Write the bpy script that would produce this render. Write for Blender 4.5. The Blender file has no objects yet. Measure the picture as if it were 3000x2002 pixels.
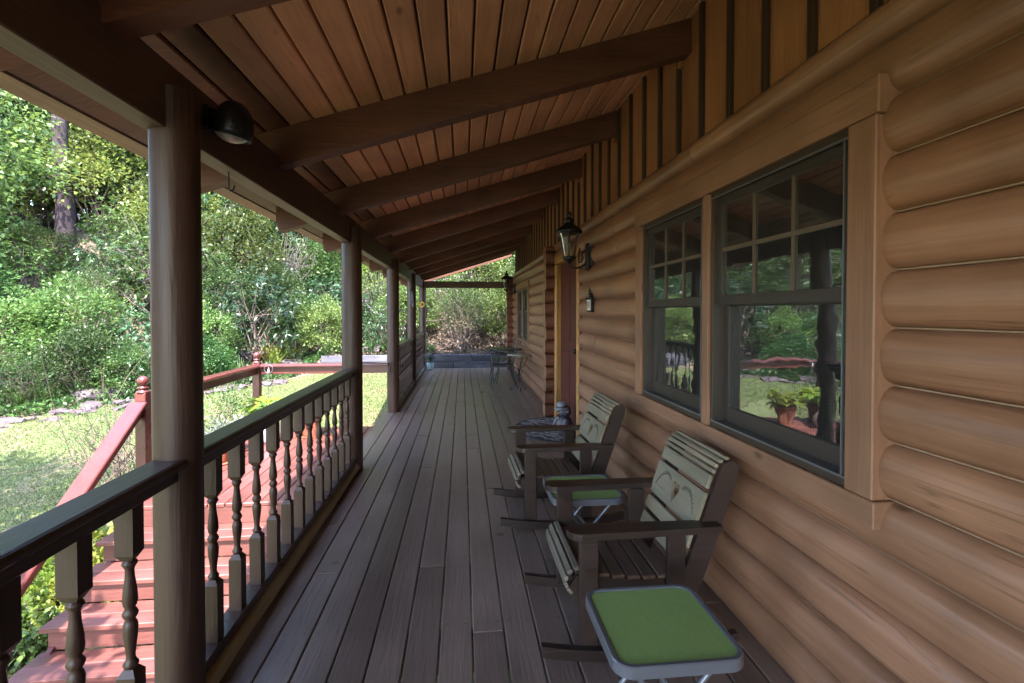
import bpy, bmesh, math, random
import numpy as np
from mathutils import Vector, Matrix
from mathutils.geometry import tessellate_polygon

# ------------------------------------------------------------------ camera, sky, sun, exposure
scene = bpy.context.scene
COL = scene.collection
R = math.radians
rnd = random.Random(7)

cam_d = bpy.data.cameras.new('camera')
cam = bpy.data.objects.new('camera', cam_d)
COL.objects.link(cam)
cam.location = (0, 0, 1.45)
cam.rotation_euler = (R(89.0), 0, R(-5.829))
cam_d.sensor_width = 36
cam_d.lens = 1430 / 3000 * 36
cam_d.shift_y = -61 / 3000
cam_d.clip_start = 0.02
cam_d.clip_end = 600
scene.camera = cam

SUN_EL, SUN_STR, SKY_STR, EXPOSURE = 57.0, 2.0, 0.15, 3.9
SUN_DIR = Vector((0.0, math.cos(R(SUN_EL)), -math.sin(R(SUN_EL)))).normalized()   # the way light travels

world = bpy.data.worlds.new('World')
scene.world = world
world.use_nodes = True
wn = world.node_tree.nodes
wl = world.node_tree.links
sky = wn.new('ShaderNodeTexSky')
sky.sky_type = 'NISHITA'
sky.sun_disc = False
sky.sun_elevation = R(SUN_EL)
sky.sun_rotation = R(180)
sky.air_density = 1.0
sky.dust_density = 1.2
bg = wn['Background']
bg.inputs['Strength'].default_value = SKY_STR
wl.new(sky.outputs['Color'], bg.inputs['Color'])

sun_d = bpy.data.lights.new('sun', 'SUN')
sun_d.energy = SUN_STR
sun_d.angle = R(0.53)
sun_d.color = (1.0, 0.95, 0.86)
sun = bpy.data.objects.new('sun', sun_d)
COL.objects.link(sun)
sun.rotation_euler = SUN_DIR.to_track_quat('-Z', 'Y').to_euler()
sun.location = (0, -20, 30)

vs = scene.view_settings
vs.view_transform = 'Standard'
vs.look = 'None'
vs.exposure = EXPOSURE
vs.gamma = 1
vs.use_curve_mapping = False
cy = scene.cycles
cy.max_bounces = 7
cy.diffuse_bounces = 4
cy.glossy_bounces = 3
cy.transmission_bounces = 4
cy.transparent_max_bounces = 8
cy.caustics_reflective = False
cy.caustics_refractive = False
cy.sample_clamp_indirect = 4.0
cy.use_denoising = True

# ------------------------------------------------------------------ materials
def nmat(name):
    m = bpy.data.materials.new(name)
    m.use_nodes = True
    nt = m.node_tree
    return m, nt.nodes, nt.links, nt.nodes['Principled BSDF']

def plain(name, col, rough=0.5, metal=0.0, spec=0.5, bump=0.0, bscale=60, var=0.0, emit=None):
    m, n, l, b = nmat(name)
    b.inputs['Base Color'].default_value = (*col, 1)
    b.inputs['Roughness'].default_value = rough
    b.inputs['Metallic'].default_value = metal
    b.inputs['Specular IOR Level'].default_value = spec
    tc = n.new('ShaderNodeTexCoord')
    no = n.new('ShaderNodeTexNoise')
    no.inputs['Scale'].default_value = bscale
    no.inputs['Detail'].default_value = 5
    l.new(tc.outputs['Object'], no.inputs['Vector'])
    if bump:
        bp = n.new('ShaderNodeBump')
        bp.inputs['Strength'].default_value = bump
        bp.inputs['Distance'].default_value = 0.01
        l.new(no.outputs['Fac'], bp.inputs['Height'])
        l.new(bp.outputs['Normal'], b.inputs['Normal'])
    if var:
        n2 = n.new('ShaderNodeTexNoise')
        n2.inputs['Scale'].default_value = bscale * 0.12
        n2.inputs['Detail'].default_value = 6
        l.new(tc.outputs['Object'], n2.inputs['Vector'])
        mr = n.new('ShaderNodeMapRange')
        mr.inputs['From Min'].default_value = 0.3
        mr.inputs['From Max'].default_value = 0.7
        mr.inputs['To Min'].default_value = 1 - var
        mr.inputs['To Max'].default_value = 1 + var
        l.new(n2.outputs['Fac'], mr.inputs['Value'])
        hs = n.new('ShaderNodeHueSaturation')
        hs.inputs['Color'].default_value = (*col, 1)
        l.new(mr.outputs['Result'], hs.inputs['Value'])
        l.new(hs.outputs['Color'], b.inputs['Base Color'])
    return m

def wood(name, c1, c2, axis='Y', rough=0.5, bump=0.35, fine=1.0, spec=0.4, var=0.14, stretch=14.0, knots=False, checks=0.0, blotch=0.16):
    m, n, l, b = nmat(name)
    tc = n.new('ShaderNodeTexCoord')
    oi = n.new('ShaderNodeObjectInfo')
    mu = n.new('ShaderNodeVectorMath'); mu.operation = 'SCALE'
    mu.inputs[0].default_value = (31, 47, 23)
    l.new(oi.outputs['Random'], mu.inputs['Scale'])
    ad = n.new('ShaderNodeVectorMath'); ad.operation = 'ADD'
    l.new(tc.outputs['Object'], ad.inputs[0]); l.new(mu.outputs['Vector'], ad.inputs[1])
    mp = n.new('ShaderNodeMapping')
    s = [1.0, 1.0, 1.0]
    s['XYZ'.index(axis)] = 1.0 / stretch
    mp.inputs['Scale'].default_value = s
    l.new(ad.outputs['Vector'], mp.inputs['Vector'])
    g = n.new('ShaderNodeTexNoise')
    g.inputs['Scale'].default_value = 70 * fine
    g.inputs['Detail'].default_value = 3.5
    g.inputs['Roughness'].default_value = 0.6
    g.inputs['Distortion'].default_value = 0.6
    l.new(mp.outputs['Vector'], g.inputs['Vector'])
    g2 = n.new('ShaderNodeTexNoise')
    g2.inputs['Scale'].default_value = 9 * fine
    g2.inputs['Detail'].default_value = 1.5
    l.new(mp.outputs['Vector'], g2.inputs['Vector'])
    bl = n.new('ShaderNodeTexNoise')
    bl.inputs['Scale'].default_value = 2.3
    bl.inputs['Detail'].default_value = 2.5
    l.new(ad.outputs['Vector'], bl.inputs['Vector'])
    mix = n.new('ShaderNodeMath'); mix.operation = 'MULTIPLY_ADD'
    l.new(g.outputs['Fac'], mix.inputs[0]); mix.inputs[1].default_value = 0.5
    hf = n.new('ShaderNodeMath'); hf.operation = 'MULTIPLY'; hf.inputs[1].default_value = 0.5
    l.new(g2.outputs['Fac'], hf.inputs[0]); l.new(hf.outputs[0], mix.inputs[2])
    cr = n.new('ShaderNodeValToRGB')
    cr.color_ramp.elements[0].position = 0.33; cr.color_ramp.elements[0].color = (*c2, 1)
    cr.color_ramp.elements[1].position = 0.66; cr.color_ramp.elements[1].color = (*c1, 1)
    l.new(mix.outputs[0], cr.inputs['Fac'])
    # value jitter: one step per piece, plus slow blotches
    mr = n.new('ShaderNodeMapRange')
    mr.inputs['To Min'].default_value = 1 - var; mr.inputs['To Max'].default_value = 1 + var
    l.new(oi.outputs['Random'], mr.inputs['Value'])
    mb = n.new('ShaderNodeMapRange')
    mb.inputs['From Min'].default_value = 0.3; mb.inputs['From Max'].default_value = 0.7
    mb.inputs['To Min'].default_value = 1 - blotch; mb.inputs['To Max'].default_value = 1 + blotch * 0.85
    l.new(bl.outputs['Fac'], mb.inputs['Value'])
    mm = n.new('ShaderNodeMath'); mm.operation = 'MULTIPLY'
    l.new(mr.outputs['Result'], mm.inputs[0]); l.new(mb.outputs['Result'], mm.inputs[1])
    hs = n.new('ShaderNodeHueSaturation')
    l.new(cr.outputs['Color'], hs.inputs['Color']); l.new(mm.outputs[0], hs.inputs['Value'])
    out = hs.outputs['Color']
    if knots:
        vo = n.new('ShaderNodeTexVoronoi'); vo.inputs['Scale'].default_value = 2.2
        mk = n.new('ShaderNodeMapping'); sk = [1.6, 1.6, 1.6]; sk['XYZ'.index(axis)] = 0.8
        mk.inputs['Scale'].default_value = sk
        l.new(ad.outputs['Vector'], mk.inputs['Vector']); l.new(mk.outputs['Vector'], vo.inputs['Vector'])
        kr = n.new('ShaderNodeMapRange')
        kr.inputs['From Min'].default_value = 0.02; kr.inputs['From Max'].default_value = 0.07
        kr.inputs['To Min'].default_value = 0.45; kr.inputs['To Max'].default_value = 1.0
        l.new(vo.outputs['Distance'], kr.inputs['Value'])
        h2 = n.new('ShaderNodeHueSaturation')
        l.new(out, h2.inputs['Color']); l.new(kr.outputs['Result'], h2.inputs['Value'])
        out = h2.outputs['Color']
    hgt = mix.outputs[0]
    if checks:
        mc = n.new('ShaderNodeMapping'); sc_ = [1.0, 1.0, 1.0]; sc_['XYZ'.index(axis)] = 1 / 45
        mc.inputs['Scale'].default_value = sc_; l.new(ad.outputs['Vector'], mc.inputs['Vector'])
        cn = n.new('ShaderNodeTexNoise'); cn.inputs['Scale'].default_value = 26; cn.inputs['Detail'].default_value = 2.0; cn.inputs['Distortion'].default_value = 0.5
        l.new(mc.outputs['Vector'], cn.inputs['Vector'])
        # a check is a thin line where the noise crosses 0.5, kept only in some stretches
        sb = n.new('ShaderNodeMath'); sb.operation = 'SUBTRACT'; sb.inputs[1].default_value = 0.5; l.new(cn.outputs['Fac'], sb.inputs[0])
        ab = n.new('ShaderNodeMath'); ab.operation = 'ABSOLUTE'; l.new(sb.outputs[0], ab.inputs[0])
        ck = n.new('ShaderNodeMapRange'); ck.inputs['From Min'].default_value = 0.0; ck.inputs['From Max'].default_value = 0.012
        ck.inputs['To Min'].default_value = 0.0; ck.inputs['To Max'].default_value = 1.0; l.new(ab.outputs[0], ck.inputs['Value'])
        gate = n.new('ShaderNodeMapRange'); gate.inputs['From Min'].default_value = 0.50; gate.inputs['From Max'].default_value = 0.58
        l.new(bl.outputs['Fac'], gate.inputs['Value'])
        inv = n.new('ShaderNodeMath'); inv.operation = 'SUBTRACT'; inv.inputs[0].default_value = 1.0; l.new(gate.outputs['Result'], inv.inputs[1])
        mxm = n.new('ShaderNodeMath'); mxm.operation = 'MAXIMUM'; l.new(ck.outputs['Result'], mxm.inputs[0]); l.new(inv.outputs[0], mxm.inputs[1])
        vv = n.new('ShaderNodeMapRange'); vv.inputs['To Min'].default_value = 1 - checks; l.new(mxm.outputs[0], vv.inputs['Value'])
        h3 = n.new('ShaderNodeHueSaturation'); l.new(out, h3.inputs['Color']); l.new(vv.outputs['Result'], h3.inputs['Value'])
        out = h3.outputs['Color']
        hm_ = n.new('ShaderNodeMath'); hm_.operation = 'ADD'; l.new(mix.outputs[0], hm_.inputs[0]); l.new(mxm.outputs[0], hm_.inputs[1])
        hgt = hm_.outputs[0]
    l.new(out, b.inputs['Base Color'])
    rr = n.new('ShaderNodeMapRange')
    rr.inputs['To Min'].default_value = max(0.05, rough - 0.12); rr.inputs['To Max'].default_value = rough + 0.12
    l.new(bl.outputs['Fac'], rr.inputs['Value']); l.new(rr.outputs['Result'], b.inputs['Roughness'])
    b.inputs['Specular IOR Level'].default_value = spec
    bp = n.new('ShaderNodeBump')
    bp.inputs['Strength'].default_value = bump
    bp.inputs['Distance'].default_value = 0.006
    l.new(g.outputs['Fac'], bp.inputs['Height'])
    l.new(bp.outputs['Normal'], b.inputs['Normal'])
    return m

def leafmat(name, ca, cb, rough=0.42, spec=0.45, trans=0.35):
    m, n, l, b = nmat(name)
    ge = n.new('ShaderNodeNewGeometry')
    oi = n.new('ShaderNodeObjectInfo')
    cr = n.new('ShaderNodeValToRGB')
    cr.color_ramp.elements[0].color = (*ca, 1)
    cr.color_ramp.elements[1].color = (*cb, 1)
    l.new(ge.outputs['Random Per Island'], cr.inputs['Fac'])
    hs = n.new('ShaderNodeHueSaturation')
    mr = n.new('ShaderNodeMapRange'); mr.inputs['To Min'].default_value = 0.5; mr.inputs['To Max'].default_value = 1.45
    l.new(oi.outputs['Random'], mr.inputs['Value']); l.new(mr.outputs['Result'], hs.inputs['Value'])
    mh = n.new('ShaderNodeMapRange'); mh.inputs['To Min'].default_value = 0.465; mh.inputs['To Max'].default_value = 0.525
    mq = n.new('ShaderNodeMath'); mq.operation = 'MULTIPLY'; mq.inputs[1].default_value = 7.31
    mf = n.new('ShaderNodeMath'); mf.operation = 'FRACT'
    l.new(oi.outputs['Random'], mq.inputs[0]); l.new(mq.outputs[0], mf.inputs[0]); l.new(mf.outputs[0], mh.inputs['Value'])
    l.new(mh.outputs['Result'], hs.inputs['Hue'])
    l.new(cr.outputs['Color'], hs.inputs['Color'])
    l.new(hs.outputs['Color'], b.inputs['Base Color'])
    b.inputs['Roughness'].default_value = rough
    b.inputs['Specular IOR Level'].default_value = spec
    tr = n.new('ShaderNodeBsdfTranslucent')
    hy = n.new('ShaderNodeHueSaturation'); hy.inputs['Hue'].default_value = 0.485; hy.inputs['Value'].default_value = 1.25
    l.new(hs.outputs['Color'], hy.inputs['Color']); l.new(hy.outputs['Color'], tr.inputs['Color'])
    mx = n.new('ShaderNodeMixShader'); mx.inputs['Fac'].default_value = trans
    l.new(b.outputs['BSDF'], mx.inputs[1]); l.new(tr.outputs['BSDF'], mx.inputs[2])
    l.new(mx.outputs['Shader'], n['Material Output'].inputs['Surface'])
    return m

M = {}
M['log'] = wood('log_stain', (0.325, 0.168, 0.101), (0.20, 0.098, 0.056), 'Y', 0.38, 0.45, 0.5, 0.45, 0.05, 26, True, 0.4, 0.26)
M['caulk'] = plain('caulk', (0.27, 0.18, 0.115), 0.6)
M['trim'] = wood('trim_stain', (0.275, 0.146, 0.089), (0.19, 0.097, 0.058), 'Y', 0.5, 0.35, 0.8, 0.35, 0.06, 22, True, 0.35, 0.22)
M['trim_v'] = wood('trim_stain_vertical', (0.275, 0.146, 0.089), (0.19, 0.097, 0.058), 'Z', 0.5, 0.35, 0.8, 0.35, 0.06, 22, True, 0.35, 0.22)
M['end_log'] = wood('dark_log_stain', (0.15, 0.056, 0.034), (0.09, 0.033, 0.02), 'X', 0.5, 0.3, 0.7, 0.35, 0.12, 12)
M['siding'] = wood('siding_stain', (0.36, 0.158, 0.072), (0.24, 0.10, 0.044), 'Z', 0.5, 0.25, 0.7, 0.35, 0.15, 22, True, 0.35, 0.22)
M['batten'] = wood('batten_shade_stain', (0.052, 0.029, 0.019), (0.03, 0.018, 0.012), 'Z', 0.5, 0.25, 0.8, 0.35, 0.1, 18)  # dark tone has the shade on the batten sides painted in
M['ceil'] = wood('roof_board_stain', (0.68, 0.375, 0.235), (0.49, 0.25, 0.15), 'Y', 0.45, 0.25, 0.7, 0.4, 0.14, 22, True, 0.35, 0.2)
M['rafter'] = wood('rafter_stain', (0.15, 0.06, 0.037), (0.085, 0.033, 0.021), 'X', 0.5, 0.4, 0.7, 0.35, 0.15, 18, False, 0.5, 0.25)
M['beam'] = wood('beam_stain', (0.12, 0.078, 0.062), (0.07, 0.044, 0.035), 'Y', 0.5, 0.35, 0.7, 0.35, 0.08, 20, False, 0.5, 0.25)
M['eave'] = wood('eave_board', (0.46, 0.36, 0.30), (0.33, 0.25, 0.20), 'Y', 0.55, 0.4, 0.8, 0.35, 0.08, 20)
M['post'] = wood('post_stain', (0.056, 0.028, 0.020), (0.033, 0.016, 0.0115), 'Z', 0.46, 0.55, 0.45, 0.4, 0.05, 16, True, 0.55, 0.25)
M['deck'] = wood('deck_stain', (0.195, 0.134, 0.108), (0.13, 0.088, 0.072), 'Y', 0.33, 0.45, 0.8, 0.6, 0.12, 18, False, 0, 0.18)
M['rail'] = wood('rail_stain', (0.046, 0.026, 0.024), (0.028, 0.016, 0.0145), 'Y', 0.30, 0.35, 0.8, 0.5, 0.07, 18, False, 0, 0.2)
M['baluster'] = wood('baluster_stain', (0.045, 0.022, 0.016), (0.029, 0.014, 0.010), 'Z', 0.42, 0.3, 0.8, 0.4, 0.12, 14, False, 0, 0.2)
M['curb'] = wood('curb_log', (0.30, 0.25, 0.15), (0.20, 0.165, 0.095), 'Y', 0.6, 0.6, 0.9, 0.3, 0.1, 14)
M['red'] = wood('red_deck_stain', (0.158, 0.056, 0.050), (0.108, 0.036, 0.033), 'Y', 0.40, 0.4, 0.8, 0.5, 0.10, 16, False, 0.35, 0.28)
M['redx'] = wood('red_tread_stain', (0.150, 0.055, 0.048), (0.10, 0.035, 0.031), 'X', 0.40, 0.4, 0.8, 0.5, 0.10, 16, False, 0.35, 0.28)
M['redr'] = wood('red_rail_stain', (0.115, 0.031, 0.028), (0.074, 0.019, 0.018), 'Y', 0.3, 0.3, 0.8, 0.6, 0.06, 16)
M['dark'] = plain('dark_void', (0.012, 0.010, 0.009), 0.9)
M['joist'] = plain('joist_wood', (0.10, 0.07, 0.05), 0.8)
M['sash'] = plain('window_sash', (0.040, 0.028, 0.021), 0.42, 0, 0.4, 0.05, 200)
M['sash_edge'] = plain('window_track', (0.16, 0.17, 0.19), 0.3, 0.5)
M['muntin'] = plain('muntin_bar', (0.13, 0.092, 0.062), 0.5)
M['blackmetal'] = plain('black_iron', (0.018, 0.018, 0.021), 0.38, 0.6, 0.5, 0.15, 120)
M['darkmetal'] = plain('patio_iron', (0.035, 0.036, 0.038), 0.4, 0.5, 0.5, 0.1, 120)
M['greymetal'] = plain('grey_tube', (0.13, 0.135, 0.16), 0.32, 0.3, 0.5)
M['greenmesh'] = plain('green_textile', (0.215, 0.315, 0.10), 0.5, 0, 0.35, 0.04, 900, 0.06)
M['chairdark'] = wood('chair_dark_stain', (0.034, 0.020, 0.016), (0.018, 0.011, 0.0095), 'X', 0.33, 0.3, 0.9, 0.5, 0.1, 16)
M['chaircream'] = wood('chair_cream_stain', (0.245, 0.215, 0.155), (0.165, 0.142, 0.10), 'Y', 0.5, 0.3, 0.9, 0.4, 0.08, 18, True, 0.4, 0.25)
M['chairslat'] = wood('chair_slat_stain', (0.10, 0.063, 0.046), (0.064, 0.039, 0.029), 'Y', 0.4, 0.3, 0.9, 0.45, 0.1, 18)
M['chairroll'] = wood('chair_roll_slat', (0.16, 0.135, 0.108), (0.105, 0.088, 0.07), 'Y', 0.4, 0.3, 0.9, 0.45, 0.1, 18)
M['engrave'] = plain('burnt_engraving', (0.03, 0.022, 0.015), 0.8)
M['door'] = wood('door_stain', (0.10, 0.026, 0.017), (0.06, 0.016, 0.011), 'Z', 0.6, 0.2, 0.8, 0.25, 0.05, 20)
M['doortrim'] = wood('door_trim_stain', (0.45, 0.25, 0.085), (0.34, 0.18, 0.055), 'Z', 0.45, 0.2, 0.8, 0.4, 0.06, 20)
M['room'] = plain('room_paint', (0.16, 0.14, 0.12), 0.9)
M['roofing'] = plain('roofing', (0.12, 0.10, 0.09), 0.9)
M['white'] = plain('white_lens', (0.22, 0.22, 0.235), 0.25)
M['brass'] = plain('brass', (0.6, 0.42, 0.15), 0.3, 0.9)
M['label'] = plain('label_card', (0.62, 0.62, 0.58), 0.6)
M['terracotta'] = plain('terracotta', (0.27, 0.105, 0.07), 0.7, 0, 0.3, 0.1, 60, 0.12)
M['jugglaze'] = plain('pale_glaze', (0.52, 0.48, 0.52), 0.25, 0, 0.5, 0.03, 40, 0.1)
M['purpleglaze'] = plain('purple_glaze', (0.07, 0.03, 0.055), 0.2, 0, 0.6)
M['blueglaze'] = plain('blue_glaze', (0.30, 0.40, 0.42), 0.25, 0, 0.5, 0.02, 40, 0.1)
M['darkpot'] = plain('brown_pot', (0.16, 0.06, 0.05), 0.5, 0, 0.4)
M['soil'] = plain('potting_soil', (0.03, 0.022, 0.016), 0.95, 0, 0.2, 0.6, 120)
M['bark'] = wood('pine_bark', (0.052, 0.036, 0.042), (0.022, 0.016, 0.019), 'Z', 0.9, 1.0, 0.35, 0.2, 0.15, 5)
M['twig'] = plain('twig_bark', (0.12, 0.09, 0.075), 0.8, 0, 0.3, 0.3, 60, 0.2)
M['twigpale'] = plain('pale_branch', (0.14, 0.115, 0.105), 0.8, 0, 0.3, 0.3, 60, 0.2)
M['tie'] = wood('weathered_tie', (0.10, 0.095, 0.115), (0.038, 0.036, 0.045), 'X', 0.85, 0.9, 0.7, 0.25, 0.25, 10, False, 0.5, 0.3)
M['rock'] = plain('flat_rock', (0.075, 0.056, 0.062), 0.85, 0, 0.3, 0.9, 14, 0.45)
M['rug'] = None
M['ceramic'] = plain('slate_ceramic', (0.04, 0.042, 0.062), 0.45, 0, 0.5, 0.5, 50, 0.3)
M['ceramicpale'] = plain('pale_ceramic', (0.15, 0.15, 0.17), 0.45, 0, 0.5, 0.4, 50, 0.25)
M['ceramicbrown'] = plain('brown_ceramic', (0.17, 0.125, 0.10), 0.5, 0, 0.4, 0.4, 50, 0.25)
M['sunyellow'] = plain('yellow_petal', (0.65, 0.42, 0.03), 0.5)
M['mosaic'] = plain('stone_top', (0.24, 0.235, 0.19), 0.3, 0, 0.5, 0.1, 80, 0.25)

# window glass: thin pane, part mirror, part clear
def glassmat(name, ior, tint, bumpy=0.0):
    m, n, l, b = nmat(name)
    n.remove(b)
    fr = n.new('ShaderNodeFresnel'); fr.inputs['IOR'].default_value = ior
    gl = n.new('ShaderNodeBsdfGlossy'); gl.inputs['Roughness'].default_value = 0.02
    gl.inputs['Color'].default_value = (0.9, 0.95, 0.95, 1)
    tr = n.new('ShaderNodeBsdfTransparent'); tr.inputs['Color'].default_value = (*tint, 1)
    mx = n.new('ShaderNodeMixShader')
    l.new(fr.outputs['Fac'], mx.inputs['Fac']); l.new(tr.outputs['BSDF'], mx.inputs[1]); l.new(gl.outputs['BSDF'], mx.inputs[2])
    if bumpy:
        tc = n.new('ShaderNodeTexCoord')
        no = n.new('ShaderNodeTexNoise'); no.inputs['Scale'].default_value = 5; no.inputs['Detail'].default_value = 2
        l.new(tc.outputs['Object'], no.inputs['Vector'])
        bp = n.new('ShaderNodeBump'); bp.inputs['Strength'].default_value = bumpy; bp.inputs['Distance'].default_value = 0.004
        l.new(no.outputs['Fac'], bp.inputs['Height'])
        l.new(bp.outputs['Normal'], gl.inputs['Normal'])
    l.new(mx.outputs['Shader'], n['Material Output'].inputs['Surface'])
    return m
M['glass'] = glassmat('window_glass', 3.8, (0.5, 0.52, 0.5), 0.25)
def screenmat():
    m, n, l, b = nmat('insect_screen')
    b.inputs['Base Color'].default_value = (0.075, 0.075, 0.08, 1)
    b.inputs['Roughness'].default_value = 0.6
    tc = n.new('ShaderNodeTexCoord')
    wv = n.new('ShaderNodeTexWave'); wv.wave_type = 'BANDS'; wv.bands_direction = 'Y'
    wv.inputs['Scale'].default_value = 22; wv.inputs['Distortion'].default_value = 1.2; wv.inputs['Detail'].default_value = 1
    l.new(tc.outputs['Object'], wv.inputs['Vector'])
    mr = n.new('ShaderNodeMapRange'); mr.inputs['To Min'].default_value = 0.10; mr.inputs['To Max'].default_value = 0.24
    l.new(wv.outputs['Fac'], mr.inputs['Value'])
    tr = n.new('ShaderNodeBsdfTransparent')
    mx = n.new('ShaderNodeMixShader')
    l.new(mr.outputs['Result'], mx.inputs['Fac']); l.new(tr.outputs['BSDF'], mx.inputs[1]); l.new(b.outputs['BSDF'], mx.inputs[2])
    l.new(mx.outputs['Shader'], n['Material Output'].inputs['Surface'])
    return m
M['screen'] = screenmat()
M['lampglass'] = glassmat('lamp_glass', 1.32, (0.8, 0.8, 0.77), 0.6)
M['chairglass'] = glassmat('table_glass', 1.5, (0.7, 0.75, 0.72))

# patterned half-round rug
def rugmat():
    m, n, l, b = nmat('scroll_rug')
    tc = n.new('ShaderNodeTexCoord')
    wv = n.new('ShaderNodeTexWave'); wv.wave_type = 'BANDS'; wv.bands_direction = 'DIAGONAL'
    wv.inputs['Scale'].default_value = 4.5; wv.inputs['Distortion'].default_value = 9; wv.inputs['Detail'].default_value = 2.5
    wv.inputs['Detail Scale'].default_value = 1.6
    l.new(tc.outputs['Object'], wv.inputs['Vector'])
    cr = n.new('ShaderNodeValToRGB')
    cr.color_ramp.elements[0].position = 0.42; cr.color_ramp.elements[0].color = (0.02, 0.016, 0.016, 1)
    cr.color_ramp.elements[1].position = 0.55; cr.color_ramp.elements[1].color = (0.27, 0.22, 0.215, 1)
    l.new(wv.outputs['Fac'], cr.inputs['Fac'])
    l.new(cr.outputs['Color'], b.inputs['Base Color'])
    b.inputs['Roughness'].default_value = 0.9
    bp = n.new('ShaderNodeBump'); bp.inputs['Strength'].default_value = 0.5; bp.inputs['Distance'].default_value = 0.006
    l.new(wv.outputs['Fac'], bp.inputs['Height']); l.new(bp.outputs['Normal'], b.inputs['Normal'])
    return m
M['rug'] = rugmat()

# leaves
M['leaf_dark'] = leafmat('leaf_dark', (0.013, 0.040, 0.017), (0.050, 0.098, 0.038), 0.36, 0.5, 0.25)
M['leaf_mid'] = leafmat('leaf_mid', (0.022, 0.060, 0.015), (0.076, 0.136, 0.036), 0.42, 0.45, 0.32)
M['leaf_light'] = leafmat('leaf_light', (0.048, 0.094, 0.021), (0.130, 0.190, 0.050), 0.44, 0.45, 0.38)
M['leaf_yellow'] = leafmat('leaf_yellow', (0.085, 0.13, 0.017), (0.18, 0.21, 0.035), 0.45, 0.4, 0.4)
M['leaf_hosta'] = leafmat('leaf_hosta', (0.13, 0.21, 0.02), (0.25, 0.31, 0.045), 0.4, 0.45, 0.35)
M['leaf_silver'] = leafmat('leaf_silver', (0.10, 0.125, 0.095), (0.21, 0.24, 0.20), 0.6, 0.3, 0.2)
M['needle'] = leafmat('pine_needle', (0.022, 0.055, 0.028), (0.06, 0.105, 0.052), 0.42, 0.45, 0.25)
M['blossom'] = leafmat('purple_blossom', (0.22, 0.07, 0.20), (0.42, 0.22, 0.40), 0.6, 0.2, 0.3)
M['grass'] = leafmat('grass_blade', (0.078, 0.104, 0.032), (0.175, 0.20, 0.078), 0.55, 0.3, 0.3)
M['litter'] = leafmat('dry_leaf', (0.08, 0.05, 0.036), (0.20, 0.14, 0.12), 0.8, 0.2, 0.1)

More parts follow.
